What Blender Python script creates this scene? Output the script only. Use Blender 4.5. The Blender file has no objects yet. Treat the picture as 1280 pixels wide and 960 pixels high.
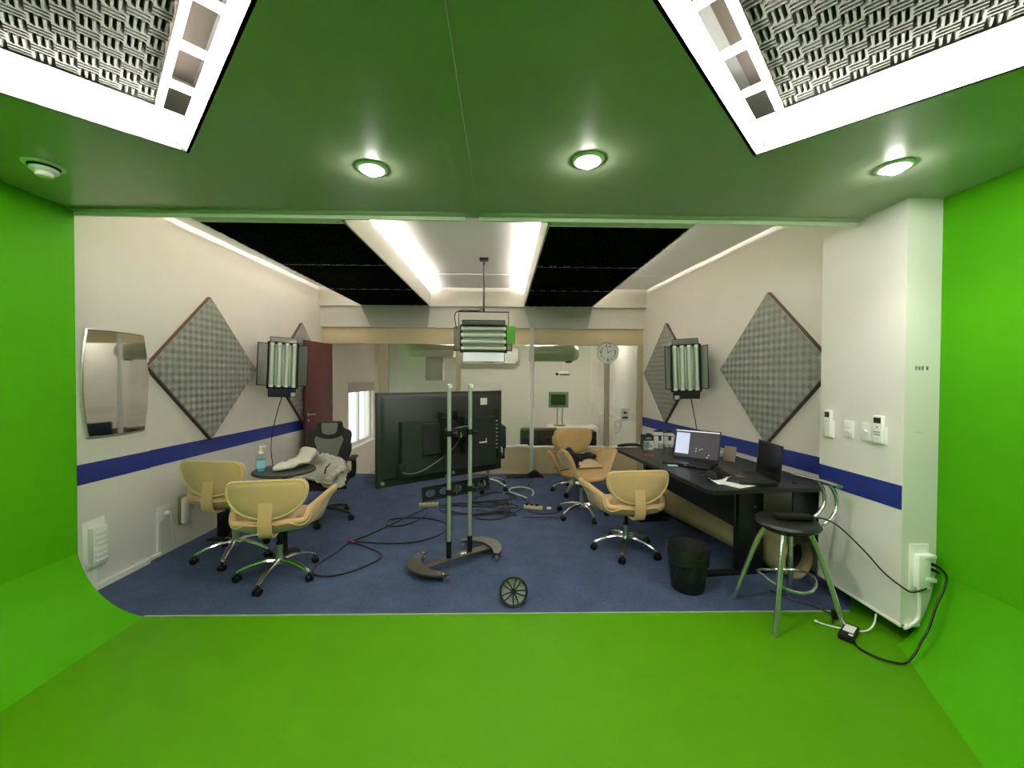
import bpy, bmesh, math, random
from mathutils import Matrix, Vector, noise
R = math.radians
PI = math.pi
sc = bpy.context.scene
COL = sc.collection
random.seed(7)

# ------------------------------------------------------------------ helpers
def lin(c):
    c = c / 255.0
    return c / 12.92 if c <= 0.04045 else ((c + 0.055) / 1.055) ** 2.4

def rgb(r, g, b):
    return (lin(r), lin(g), lin(b), 1.0)

def mat(name, color, rough=0.6, metal=0.0, var=0.0, vscale=12.0, bump=0.0, bscale=80.0, spec=0.5, sheen=0.0, coat=0.0):
    m = bpy.data.materials.new(name); m.use_nodes = True
    nt = m.node_tree; N = nt.nodes; L = nt.links
    b = N['Principled BSDF']
    b.inputs['Base Color'].default_value = color
    b.inputs['Roughness'].default_value = rough
    b.inputs['Metallic'].default_value = metal
    b.inputs['Specular IOR Level'].default_value = spec
    if sheen: b.inputs['Sheen Weight'].default_value = sheen
    if coat:
        b.inputs['Coat Weight'].default_value = coat
        b.inputs['Coat Roughness'].default_value = 0.25
    tc = N.new('ShaderNodeTexCoord')
    nz = N.new('ShaderNodeTexNoise'); nz.inputs['Scale'].default_value = vscale; nz.inputs['Detail'].default_value = 4
    L.new(tc.outputs['Object'], nz.inputs['Vector'])
    mx = N.new('ShaderNodeMix'); mx.data_type = 'RGBA'
    mx.inputs[6].default_value = tuple(c * (1 - var) for c in color[:3]) + (1,)
    mx.inputs[7].default_value = tuple(min(1, c * (1 + var)) for c in color[:3]) + (1,)
    L.new(nz.outputs['Fac'], mx.inputs[0]); L.new(mx.outputs[2], b.inputs['Base Color'])
    if bump:
        n2 = N.new('ShaderNodeTexNoise'); n2.inputs['Scale'].default_value = bscale; n2.inputs['Detail'].default_value = 3
        L.new(tc.outputs['Object'], n2.inputs['Vector'])
        bp = N.new('ShaderNodeBump'); bp.inputs['Strength'].default_value = bump; bp.inputs['Distance'].default_value = 0.01
        L.new(n2.outputs['Fac'], bp.inputs['Height']); L.new(bp.outputs['Normal'], b.inputs['Normal'])
    return m

def emit(name, color, strength):
    m = bpy.data.materials.new(name); m.use_nodes = True
    nt = m.node_tree
    b = nt.nodes['Principled BSDF']
    b.inputs['Base Color'].default_value = (0.8, 0.8, 0.8, 1)
    b.inputs['Emission Color'].default_value = color
    b.inputs['Emission Strength'].default_value = strength
    return m

def glass(name, tint=(0.93, 0.97, 0.94, 1), refl=0.08):
    m = bpy.data.materials.new(name); m.use_nodes = True
    nt = m.node_tree; N = nt.nodes; L = nt.links
    for n in list(N): N.remove(n)
    out = N.new('ShaderNodeOutputMaterial')
    t = N.new('ShaderNodeBsdfTransparent'); t.inputs[0].default_value = tint
    g = N.new('ShaderNodeBsdfGlossy'); g.inputs['Roughness'].default_value = 0.02
    mx = N.new('ShaderNodeMixShader'); mx.inputs[0].default_value = refl
    L.new(t.outputs[0], mx.inputs[1]); L.new(g.outputs[0], mx.inputs[2]); L.new(mx.outputs[0], out.inputs[0])
    return m

def T(x=0, y=0, z=0): return Matrix.Translation((x, y, z))
def RX(a): return Matrix.Rotation(R(a), 4, 'X')
def RY(a): return Matrix.Rotation(R(a), 4, 'Y')
def RZ(a): return Matrix.Rotation(R(a), 4, 'Z')

def spline(pts, n=6, closed=False):
    P = [Vector(p) for p in pts]; out = []
    m = len(P)
    rng = range(m if closed else m - 1)
    for i in rng:
        if closed:
            p0, p1, p2, p3 = P[(i - 1) % m], P[i], P[(i + 1) % m], P[(i + 2) % m]
        else:
            p1, p2 = P[i], P[i + 1]
            p0 = P[i - 1] if i > 0 else p1 * 2 - p2
            p3 = P[i + 2] if i + 2 < m else p2 * 2 - p1
        for k in range(n):
            t = k / n
            out.append(0.5 * ((2 * p1) + (p2 - p0) * t + (2 * p0 - 5 * p1 + 4 * p2 - p3) * t * t + (3 * p1 - p0 - 3 * p2 + p3) * t ** 3))
    if not closed: out.append(P[-1])
    return out

class B:
    """collects shapes into one mesh"""
    def __init__(s): s.bm = bmesh.new()
    def _xf(s, vs, M):
        if M is not None: bmesh.ops.transform(s.bm, matrix=M, verts=vs)
    def box(s, c, d, M=None, bev=0.0, seg=2):
        r = bmesh.ops.create_cube(s.bm, size=1.0); vs = r['verts']
        for v in vs: v.co = Vector((v.co.x * d[0] + c[0], v.co.y * d[1] + c[1], v.co.z * d[2] + c[2]))
        if bev > 0:
            es = list({e for v in vs for e in v.link_edges})
            rr = bmesh.ops.bevel(s.bm, geom=es, offset=bev, segments=seg, affect='EDGES', profile=0.5)
            fs = set(rr['faces']); vs2 = {v for v in vs if v.is_valid} | {v for f in fs for v in f.verts}
            vs = list(vs2)
        s._xf(vs, M); return s
    def b2(s, lo, hi, M=None, bev=0.0):
        return s.box([(a + b) / 2 for a, b in zip(lo, hi)], [abs(b - a) for a, b in zip(lo, hi)], M, bev)
    def lathe(s, prof, seg=24, M=None, cap=True):
        rings = []; vs = []
        for r, z in prof:
            if r < 1e-6: ring = [s.bm.verts.new((0, 0, z))]
            else: ring = [s.bm.verts.new((r * math.cos(2 * PI * k / seg), r * math.sin(2 * PI * k / seg), z)) for k in range(seg)]
            rings.append(ring); vs += ring
        for a, b in zip(rings, rings[1:]):
            for k in range(seg):
                k2 = (k + 1) % seg
                if len(a) == 1 and len(b) == 1: continue
                if len(a) == 1: f = [a[0], b[k2], b[k]][::-1]
                elif len(b) == 1: f = [a[k], a[k2], b[0]]
                else: f = [a[k], a[k2], b[k2], b[k]]
                s.bm.faces.new(f)
        if cap:
            if len(rings[0]) > 1: s.bm.faces.new(rings[0][::-1])
            if len(rings[-1]) > 1: s.bm.faces.new(rings[-1])
        s._xf(vs, M); return s
    def cyl(s, p0, p1, r0, r1=None, seg=16, M=None):
        r1 = r0 if r1 is None else r1
        return s.tube([p0, p1], [r0, r1], seg, M)
    def tube(s, pts, rad, seg=8, M=None, closed=False, flat=1.0, up=None):
        P = [Vector(p) for p in pts]; n = len(P)
        rs = rad if isinstance(rad, (list, tuple)) else [rad] * n
        rings = []; vs = []; nrm = None
        for i in range(n):
            if closed: t = P[(i + 1) % n] - P[(i - 1) % n]
            else: t = P[min(i + 1, n - 1)] - P[max(i - 1, 0)]
            if t.length < 1e-9: t = Vector((0, 0, 1))
            t.normalize()
            if nrm is None:
                a = Vector(up) if up else (Vector((0, 0, 1)) if abs(t.z) < 0.9 else Vector((1, 0, 0)))
                nrm = a - t * a.dot(t)
            else: nrm = nrm - t * nrm.dot(t)
            if nrm.length < 1e-6: nrm = t.orthogonal()
            nrm.normalize(); bn = t.cross(nrm)
            ring = [s.bm.verts.new(P[i] + (nrm * (math.cos(2 * PI * k / seg) * flat) + bn * math.sin(2 * PI * k / seg)) * rs[i]) for k in range(seg)]
            rings.append(ring); vs += ring
        pr = list(zip(rings, rings[1:])) + ([(rings[-1], rings[0])] if closed else [])
        for a, b in pr:
            for k in range(seg):
                k2 = (k + 1) % seg
                s.bm.faces.new([a[k], a[k2], b[k2], b[k]])
        if not closed:
            s.bm.faces.new(rings[0][::-1]); s.bm.faces.new(rings[-1])
        s._xf(vs, M); return s
    def prism(s, poly, h0, h1, M=None, bev=0):
        """polygon in xy extruded along z"""
        a = [s.bm.verts.new((p[0], p[1], h0)) for p in poly]; b = [s.bm.verts.new((p[0], p[1], h1)) for p in poly]
        n = len(poly)
        s.bm.faces.new(a[::-1]); s.bm.faces.new(b)
        for k in range(n):
            k2 = (k + 1) % n
            s.bm.faces.new([a[k], a[k2], b[k2], b[k]])
        s._xf(a + b, M); return s
    def hexa(s, v8, M=None):
        """8 corners: bottom ring 4, top ring 4"""
        v = [s.bm.verts.new(p) for p in v8]
        for f in ((3, 2, 1, 0), (4, 5, 6, 7), (0, 1, 5, 4), (1, 2, 6, 5), (2, 3, 7, 6), (3, 0, 4, 7)):
            s.bm.faces.new([v[i] for i in f])
        s._xf(v, M); return s
    def sphere(s, c, r, M=None, u=16, w=10):
        q = bmesh.ops.create_uvsphere(s.bm, u_segments=u, v_segments=w, radius=1.0)['verts']
        rr = r if isinstance(r, (list, tuple)) else (r, r, r)
        for v in q: v.co = Vector((v.co.x * rr[0] + c[0], v.co.y * rr[1] + c[1], v.co.z * rr[2] + c[2]))
        s._xf(q, M); return s
    def grid(s, fn, nu, nv, M=None, thick=0.0, closed_u=False):
        """surface from fn(u,v), u,v in 0..1; with thickness along the normals"""
        g = [[Vector(fn(i / nu, j / nv)) for j in range(nv + 1)] for i in range(nu + 1)]
        def nrm(i, j):
            a = g[min(i + 1, nu)][j] - g[max(i - 1, 0)][j]; b = g[i][min(j + 1, nv)] - g[i][max(j - 1, 0)]
            c = a.cross(b)
            return c.normalized() if c.length > 1e-12 else Vector((0, 0, 1))
        top = [[s.bm.verts.new(g[i][j]) for j in range(nv + 1)] for i in range(nu + 1)]
        vs = [v for r in top for v in r]
        for i in range(nu):
            for j in range(nv): s.bm.faces.new([top[i][j], top[i + 1][j], top[i + 1][j + 1], top[i][j + 1]])
        if thick:
            bot = [[s.bm.verts.new(g[i][j] - nrm(i, j) * thick) for j in range(nv + 1)] for i in range(nu + 1)]
            vs += [v for r in bot for v in r]
            for i in range(nu):
                for j in range(nv): s.bm.faces.new([bot[i][j + 1], bot[i + 1][j + 1], bot[i + 1][j], bot[i][j]])
            for i in range(nu):
                s.bm.faces.new([top[i + 1][0], top[i][0], bot[i][0], bot[i + 1][0]])
                s.bm.faces.new([top[i][nv], top[i + 1][nv], bot[i + 1][nv], bot[i][nv]])
            for j in range(nv):
                s.bm.faces.new([top[0][j], top[0][j + 1], bot[0][j + 1], bot[0][j]])
                s.bm.faces.new([top[nu][j + 1], top[nu][j], bot[nu][j], bot[nu][j + 1]])
        s._xf(vs, M); return s
    def layers(s, outline, offs, M=None):
        """puffy slab: outline points (x,z) scaled about their centre, offs = [(scale, y)], closed at both ends"""
        cx = sum(p[0] for p in outline) / len(outline); cz = sum(p[1] for p in outline) / len(outline)
        rings = []; vs = []
        q0, q1 = offs[0], offs[-1]
        offs = [(q0[0] * t, q0[1]) for t in (.03, .2, .4, .6, .8)] + list(offs) + [(q1[0] * t, q1[1]) for t in (.8, .6, .4, .2, .03)]
        for sc_, y in offs:
            ring = [s.bm.verts.new((cx + (p[0] - cx) * sc_, y, cz + (p[1] - cz) * sc_)) for p in outline]
            rings.append(ring); vs += ring
        n = len(outline)
        for a, b in zip(rings, rings[1:]):
            for k in range(n):
                k2 = (k + 1) % n
                s.bm.faces.new([a[k], a[k2], b[k2], b[k]])
        s.bm.faces.new(rings[0][::-1]); s.bm.faces.new(rings[-1])
        s._xf(vs, M); return s

def obj(name, b, m, parent=None, M=None, smooth=40, subsurf=0):
    bm = b.bm
    if M is not None: bmesh.ops.transform(bm, matrix=M, verts=bm.verts)
    bmesh.ops.recalc_face_normals(bm, faces=bm.faces)
    me = bpy.data.meshes.new(name); bm.to_mesh(me); bm.free()
    if smooth:
        me.polygons.foreach_set('use_smooth', [True] * len(me.polygons))
        me.set_sharp_from_angle(angle=R(smooth))
    me.materials.append(m)
    o = bpy.data.objects.new(name, me); COL.objects.link(o)
    if parent: o.parent = parent
    if subsurf:
        md = o.modifiers.new('sub', 'SUBSURF'); md.levels = subsurf; md.render_levels = subsurf
    return o

def tag(o, label, cat, group=None, kind=None):
    o['label'] = label; o['category'] = cat
    if group: o['group'] = group
    if kind: o['kind'] = kind
    return o

def thing(name, label, cat, loc=(0, 0, 0), rot=0, group=None):
    o = bpy.data.objects.new(name, None); COL.objects.link(o)
    o.location = loc; o.rotation_euler = (0, 0, R(rot)); o.empty_display_size = 0.1
    return tag(o, label, cat, group)

def struct(name, b, m, parent=None, smooth=30):
    o = obj(name, b, m, parent, smooth=smooth)
    if parent is None: o['kind'] = 'structure'
    return o

def dup(root, loc, rot=None, label=None, group=None):
    r = root.copy(); COL.objects.link(r); r.location = loc
    if rot is not None: r.rotation_euler = (0, 0, R(rot)) if not isinstance(rot, tuple) else rot
    if label: r['label'] = label
    if group: r['group'] = group
    for ch in list(root.children):
        c = ch.copy(); COL.objects.link(c); c.parent = r
        for g in list(ch.children):
            d = g.copy(); COL.objects.link(d); d.parent = c
    return r

def text_bm(body, size, M, extrude=0.0005):
    cu = bpy.data.curves.new('lettering', 'FONT'); cu.body = body; cu.size = size; cu.extrude = extrude
    cu.align_x = 'CENTER'; cu.align_y = 'CENTER'; cu.resolution_u = 3
    o = bpy.data.objects.new('lettering', cu); COL.objects.link(o)
    dg = bpy.context.evaluated_depsgraph_get(); me = bpy.data.meshes.new_from_object(o.evaluated_get(dg))
    b = B(); b.bm.from_mesh(me); bmesh.ops.transform(b.bm, matrix=M, verts=b.bm.verts)
    bpy.data.objects.remove(o); bpy.data.curves.remove(cu); bpy.data.meshes.remove(me)
    return b

# ------------------------------------------------------------------ materials
GREEN = (0.066, 0.315, 0.004, 1)
M_green_wall = mat('green_wall_paint', (0.066, 0.335, 0.0012, 1), 0.6, var=0.05, vscale=6, bump=0.06, bscale=240, spec=0.12)
M_green_floor = mat('green_floor_paint', (0.078, 0.262, 0.0015, 1), 0.5, var=0.07, vscale=5, bump=0.06, bscale=200, spec=0.12)
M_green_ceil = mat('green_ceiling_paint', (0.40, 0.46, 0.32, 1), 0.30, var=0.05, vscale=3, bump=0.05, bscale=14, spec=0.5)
M_white = mat('white_wall_paint', (0.82, 0.785, 0.72, 1), 0.7, var=0.03, vscale=3, bump=0.05, bscale=120)
M_ceil = mat('white_ceiling_paint', (0.84, 0.82, 0.80, 1), 0.8, var=0.02, vscale=2)
M_trimw = mat('white_gloss_trim', (0.90, 0.89, 0.82, 1), 0.4)
M_blue = mat('blue_stripe_paint', rgb(24, 42, 120), 0.5, var=0.08, vscale=3)
M_cream = mat('cream_laminate', rgb(222, 204, 164), 0.5, var=0.06, vscale=2)
M_mull = mat('cream_mullion', rgb(176, 166, 138), 0.5)
M_greyface = mat('grey_plaster', rgb(150, 152, 140), 0.7)
M_glass = glass('partition_glass', (0.90, 0.93, 0.90, 1), 0.07)
M_clear = glass('clear_glass', (0.92, 0.96, 0.95, 1), 0.12)
M_foam_grey = mat('grey_foam', rgb(92, 93, 86), 0.95, var=0.12, vscale=30, bump=0.3, bscale=300, spec=0.1)
M_foam_wall = mat('grey_wall_foam', rgb(150, 151, 142), 0.95, var=0.12, vscale=30, bump=0.3, bscale=300, spec=0.1)
M_foam_black = mat('black_foam', (0.006, 0.006, 0.006, 1), 0.95, spec=0.05)
M_brown = mat('brown_wood_frame', rgb(74, 44, 34), 0.5, var=0.15, vscale=15)
M_door = mat('dark_red_door', rgb(80, 34, 33), 0.45, var=0.12, vscale=8)
M_tan = mat('tan_suede', rgb(204, 168, 118), 0.85, var=0.20, vscale=6, bump=0.12, bscale=160, sheen=0.4, spec=0.2)
M_tan2 = mat('tan_suede_seat', rgb(206, 174, 138), 0.85, var=0.12, vscale=9, bump=0.12, bscale=160, sheen=0.4, spec=0.2)  # pinker copy of the chair tan, paints the seat as less green-lit
M_piping = mat('tan_piping', rgb(206, 182, 122), 0.8, sheen=0.3)
M_chrome = mat('polished_chrome', (0.78, 0.79, 0.77, 1), 0.12, 1.0)
M_steel = mat('brushed_steel', (0.55, 0.56, 0.55, 1), 0.3, 1.0)
M_black = mat('black_plastic', (0.006, 0.0065, 0.006, 1), 0.45, spec=0.4)
M_blackm = mat('matte_black', (0.008, 0.008, 0.008, 1), 0.75, var=0.2)
M_blackg = mat('gloss_black', (0.006, 0.007, 0.006, 1), 0.2)
M_tv = mat('dark_tv_plastic', (0.011, 0.013, 0.0115, 1), 0.5, var=0.1, bump=0.05, bscale=400)
M_desk = mat('black_desk_laminate', (0.008, 0.0085, 0.0085, 1), 0.38, var=0.15, vscale=20, bump=0.04, bscale=200)
M_grey_mesh = mat('grey_chair_mesh', rgb(128, 132, 122), 0.9, bump=0.5, bscale=350, spec=0.1)
M_jacket = mat('light_grey_cotton', rgb(226, 222, 208), 0.9, var=0.08, vscale=8, bump=0.2, bscale=60, sheen=0.2)
M_jacket_b = mat('black_cotton', (0.006, 0.006, 0.006, 1), 0.95, bump=0.2, bscale=60)
M_roll = mat('beige_carpet_roll', rgb(186, 170, 128), 0.95, var=0.12, vscale=14, bump=0.3, bscale=200)
M_white_pl = mat('white_plastic', (0.93, 0.92, 0.86, 1), 0.35)
M_dark = mat('dark_window', (0.02, 0.02, 0.02, 1), 0.3)
M_tubeglass = mat('unlit_tube_glass', rgb(214, 222, 196), 0.3)
M_reflector = mat('lamp_reflector', (0.42, 0.47, 0.40, 1), 0.35, 0.6)
M_barn = mat('barn_door_metal', (0.34, 0.37, 0.34, 1), 0.30, 1.0)
M_pole = mat('steel_pole', (0.50, 0.52, 0.48, 1), 0.35, 0.6)
M_base = mat('bronze_grey_base', (0.060, 0.052, 0.040, 1), 0.35, 0.3)
M_paper = mat('white_paper', (0.85, 0.85, 0.80, 1), 0.8)
M_print = mat('black_print', (0.02, 0.02, 0.02, 1), 0.7)
M_bag = mat('bin_liner_plastic', (0.012, 0.013, 0.012, 1), 0.3, bump=0.4, bscale=40)
M_mirror = mat('mirror_glass', (0.70, 0.69, 0.68, 1), 0.03, 1.0)
M_silver = mat('silver_frame', (0.72, 0.72, 0.70, 1), 0.3, 0.9)
M_red = mat('red_plastic', rgb(170, 60, 40), 0.5)
M_gel = mat('blue_gel', rgb(70, 190, 200), 0.2)
M_trough = emit('trough_tube_light', (1.0, 0.98, 0.94, 1), 17.0)
M_bulb = emit('downlight_bulb', (1.0, 0.97, 0.90, 1), 70.0)
M_cove = emit('cove_strip_light', (1.0, 0.95, 0.89, 1), 115.0)
M_backlamp = emit('warm_ceiling_lamp', (1.0, 0.93, 0.84, 1), 26.0)
M_screen = emit('laptop_desktop', rgb(92, 78, 96), 0.12)
M_screen.node_tree.nodes['Principled BSDF'].inputs['Base Color'].default_value = (0.02, 0.02, 0.02, 1)
M_screen2 = emit('laptop_window', rgb(150, 170, 236), 0.28)

# carpet: fine blue-grey loop pile
def carpet():
    m = mat('blue_carpet', (0.082, 0.112, 0.185, 1), 0.97, spec=0.05)
    nt = m.node_tree; N = nt.nodes; L = nt.links; b = N['Principled BSDF']
    tc = N.new('ShaderNodeTexCoord')
    n1 = N.new('ShaderNodeTexNoise'); n1.inputs['Scale'].default_value = 130; n1.inputs['Detail'].default_value = 5
    n2 = N.new('ShaderNodeTexNoise'); n2.inputs['Scale'].default_value = 5; n2.inputs['Detail'].default_value = 3
    L.new(tc.outputs['Object'], n1.inputs['Vector']); L.new(tc.outputs['Object'], n2.inputs['Vector'])
    ad = N.new('ShaderNodeMath'); ad.operation = 'MULTIPLY_ADD'; ad.inputs[1].default_value = 0.65
    mu = N.new('ShaderNodeMath'); mu.operation = 'MULTIPLY'; mu.inputs[1].default_value = 0.35
    L.new(n2.outputs['Fac'], mu.inputs[0]); L.new(n1.outputs['Fac'], ad.inputs[0]); L.new(mu.outputs[0], ad.inputs[2])
    cr = N.new('ShaderNodeValToRGB')
    cr.color_ramp.elements[0].position = 0.3; cr.color_ramp.elements[0].color = (0.036, 0.050, 0.092, 1)
    cr.color_ramp.elements[1].position = 0.7; cr.color_ramp.elements[1].color = (0.088, 0.120, 0.205, 1)
    L.new(ad.outputs[0], cr.inputs[0]); L.new(cr.outputs[0], b.inputs['Base Color'])
    bp = N.new('ShaderNodeBump'); bp.inputs['Strength'].default_value = 0.5; bp.inputs['Distance'].default_value = 0.006
    L.new(n1.outputs['Fac'], bp.inputs['Height']); L.new(bp.outputs['Normal'], b.inputs['Normal'])
    return m
M_carpet = carpet()

# ------------------------------------------------------------------ camera
W_, H_ = 1280, 960
def make_camera():
    f, pitch, yaw, roll = 505.0, -0.0152, 0.0218, -0.0051
    cam = bpy.data.cameras.new('camera'); cam.sensor_width = 36.0; cam.lens = f / W_ * 36.0
    cam.clip_start = 0.05
    o = bpy.data.objects.new('camera', cam); COL.objects.link(o)
    X, U, D = Vector((1, 0, 0)), Vector((0, -math.sin(pitch), math.cos(pitch))), Vector((0, math.cos(pitch), math.sin(pitch)))
    A = X * math.cos(roll) - U * math.sin(roll); Bv = X * math.sin(roll) + U * math.cos(roll)
    Rz = Matrix.Rotation(-yaw, 3, 'Z')
    A, Bv, D = Rz @ A, Rz @ Bv, Rz @ D
    m = Matrix((A, Bv, -D)).transposed().to_4x4(); m.translation = (0, 0, 1.5)
    o.matrix_world = m
    sc.camera = o
make_camera()

# ------------------------------------------------------------------ room shell
YC = 2.545           # end of the green studio
ZC = 2.514           # green ceiling
ZH = 2.86            # white studio ceiling
YB = 6.27            # glazed partition
YR = -2.3            # rear wall of the green studio
XGL, XGR = -2.63, 2.455
def xl(y): return -2.8284 + 0.0206 * (y - 4)
def xr(y): return 2.3641 - 0.0792 * (y - 4)

# floors
b = B(); b.prism([(-3.0, YR - .2), (2.8, YR - .2), (2.8, YC), (-3.0, YC)], -0.12, 0.0)
b.prism([(2.255, YC), (2.8, YC), (2.8, 2.9), (2.56, 2.9)], -0.12, 0.0)
struct('floor_green', b, M_green_floor)
b = B(); b.prism([(-3.0, YC), (2.255, YC), (2.56, 2.9), (2.56, YB + .02), (-3.0, YB + .02)], -0.12, 0.003)
struct('floor_carpet', b, M_carpet)
b = B(); b.b2((XGL + .40, YC - .006, 0), (2.25, YC + .006, .005))
struct('trim_1', b, mat('pale_edge_strip', rgb(150, 170, 120), 0.6))

# green side walls and coves
b = B(); b.b2((-3.0, YR - .2, 0), (XGL, YC, 2.95)); struct('wall_left', b, M_green_wall)
b = B(); b.b2((XGR, YR - .2, 0), (2.8, 2.24, 2.95)); struct('wall_right', b, M_green_wall)
b = B(); b.b2((-3.0, YR - .2, 0), (2.8, YR, 2.95)); struct('wall_rear', b, M_green_wall)
def cove(name, x, sx, w, h, y0, y1):
    n = 14
    prof = [(x, 0)]
    A0, A1 = R(10), R(78)
    for k in range(n + 1):
        a = A0 + (A1 - A0) * k / n
        tx = (math.sin(A1) - math.sin(a)) / (math.sin(A1) - math.sin(A0)); tz = (math.cos(A0) - math.cos(a)) / (math.cos(A0) - math.cos(A1))
        prof.append((x + sx * w * tx, h * tz))
    poly = [(p[0], p[1]) for p in prof]
    b = B(); b.prism(poly, -y1, -y0, RX(90))
    struct(name, b, M_green_wall, smooth=30)
# keep the cove lips open to the floor/wall: drop the profile onto the corner
cove('trim_2', XGL, 1, 0.40, 0.40, YR, YC)
# the right-hand cove narrows towards the pillar
def cove_w(y): return .62 if y < 1.44 else max(.205, .62 - .527 * (y - 1.44))
def cove_prof(t):      # t 0 at the floor edge .. 1 at the wall
    A0, A1 = R(10), R(78); lo, hi = A0, A1
    sa = math.sin(A0) + (math.sin(A1) - math.sin(A0)) * max(0, min(1, t)); a = math.asin(sa)
    return (math.cos(A0) - math.cos(a)) / (math.cos(A0) - math.cos(A1))
b = B(); secs = []
ys = [YR, 0, 1.44, 1.64, 1.84, 2.04, 2.227]
for y in ys:
    ring = [b.bm.verts.new((XGR, y, 0))]
    for k in range(15):
        t = k / 14; ring.append(b.bm.verts.new((XGR - cove_w(y) * (1 - t), y, .41 * cove_prof(t))))
    secs.append(ring)
for p, q in zip(secs, secs[1:]):
    for k in range(16): b.bm.faces.new([p[k], p[(k + 1) % 16], q[(k + 1) % 16], q[k]])
b.bm.faces.new(secs[0]); b.bm.faces.new(secs[-1][::-1])
struct('trim_3', b, M_green_wall)

# white studio walls (each a slab along a slightly skewed line)
def wall_slab(name, p0, p1, z0, z1, th, m):
    d = (Vector(p1) - Vector(p0)).normalized(); n = Vector((-d.y, d.x)) * th
    b = B(); b.prism([p0, p1, (p1[0] + n.x, p1[1] + n.y), (p0[0] + n.x, p0[1] + n.y)], z0, z1)
    return struct(name, b, m)
wall_slab('wall_left_studio', (xl(2.5), 2.5), (xl(YB + .1), YB + .1), 0, 2.95, .15, M_white)
wall_slab('wall_right_studio', (xr(YB + .1), YB + .1), (xr(2.5), 2.5), 0, 2.95, .0 + .15, M_white) if False else None
b = B(); b.prism([(xr(2.5), 2.5), (xr(YB + .1), YB + .1), (xr(YB + .1) + .2, YB + .1), (xr(2.5) + .3, 2.5)], 0, 2.95)
struct('wall_right_studio', b, M_white)
# thicker boarded length of the left wall
b = B(); b.prism([(xl(2.55), 2.55), (xl(2.55) + .016, 2.55), (xl(3.29) + .016, 3.29), (xl(3.29), 3.29)], 0.0, ZH)
struct('wall_left_boarding', b, M_white)
b = B(); b.prism([(xl(2.56) + .016, 2.56), (xl(2.56) + .032, 2.56), (xl(3.27) + .032, 3.27), (xl(3.27) + .016, 3.27)], 0.003, 0.045)
struct('baseboard_left', b, M_trimw)
b = B(); b.prism([(xr(2.83) - .014, 2.83), (xr(YB) - .014, YB), (xr(YB), YB), (xr(2.83), 2.83)], 0.003, 0.05)
struct('baseboard_right', b, M_trimw)
# stripes
s0, s1 = 0.7637, 0.901
b = B(); b.prism([(xl(2.55) + .016, 2.55), (xl(2.55) + .0185, 2.55), (xl(3.29) + .0185, 3.29), (xl(3.29) + .016, 3.29)], s0, s1)
b.prism([(xl(3.29), 3.29), (xl(3.29) + .0025, 3.29), (xl(YB) + .0025, YB), (xl(YB), YB)], s0, s1)
struct('trim_4', b, M_blue)
b = B(); b.prism([(xr(2.8) - .0025, 2.8), (xr(YB) - .0025, YB), (xr(YB), YB), (xr(2.8), 2.8)], s0, s1)
struct('trim_5', b, M_blue)

# boxed pillar on the right, hung clear of the floor
XP, Y0, Y1 = 2.255, 2.22, 2.82
b = B(); b.b2((XP, Y0, .10), (2.75, Y1, ZC)); struct('pillar', b, M_white)
b = B(); b.b2((XP - .0025, Y0 + .004, s0), (XP, Y1, s1)); struct('trim_6', b, M_blue)
b = B(); b.b2((XP - .006, Y0 - .006, .10), (XP + .02, Y1, .117), bev=.003); b.b2((XP, Y0 - .006, .10), (XGR, Y0 + .01, .117), bev=.003)
struct('baseboard_pillar', b, M_trimw)
b = B(); b.b2((XP + .19, Y0 + .1, 0), (2.75, Y1, .10)); struct('trim_7', b, M_green_wall)

# green ceiling with two diamond coffers
def diamond(cx, cy, s):   # front corner at (cx, cy), sides 45 degrees
    h = s / math.sqrt(2)
    return [(cx, cy), (cx + h, cy - h), (cx, cy - 2 * h), (cx - h, cy - h)]
DS = 1.60
DA, DB = (-1.437, 1.872), (1.137, 1.815)
def ceiling_with_holes(x0, x1, cx, cy):
    """one rectangular ceiling field with one diamond opening"""
    D = diamond(cx, cy, DS)
    F, Rr, K, Lf = D
    b = B()
    polys = [[(x0, YC), (x1, YC), (x1, F[1]), F, (x0, F[1])]]
    polys += [[F, (x1, F[1]), (x1, Rr[1]), Rr], [Rr, (x1, Rr[1]), (x1, K[1]), K], [(x0, K[1]), K, (x1, K[1]), (x1, YR), (x0, YR)],
              [(x0, Lf[1]), Lf, K, (x0, K[1])], [(x0, F[1]), F, Lf, (x0, Lf[1])]]
    for p in polys: b.prism(p, ZC, ZC + .02)
    return b
struct('ceiling_green_left', ceiling_with_holes(XGL - .02, -.15, *DA), M_green_ceil)
struct('ceiling_green_right', ceiling_with_holes(-.15, 2.8, *DB), M_green_ceil)
b = B(); b.b2((-.237, YR, ZC - .016), (-.160, YC, ZC)); b.b2((XGL, YC - .045, ZC - .012), (XGR - .2, YC, ZC))
struct('trim_8', b, M_green_ceil)
b = B(); b.b2((XGL, YC - .004, ZC - .034), (-.243, YC + .014, ZC - .004)); b.b2((-.155, YC - .004, ZC - .034), (XP, YC + .014, ZC - .004))
struct('trim_9', b, mat('catch_light_bead', rgb(226, 236, 214), 0.4))  # near-white colour paints the catch light on the ceiling's front step
b = B(); b.b2((XGL, YC - .0, ZC), (XP + .3, YC + .03, 2.95)); struct('ceiling_drop', b, M_white)
b = B(); b.b2((-3.0, YR - .2, 2.90), (2.8, YC, 3.0)); struct('ceiling_void', b, M_ceil)

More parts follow.
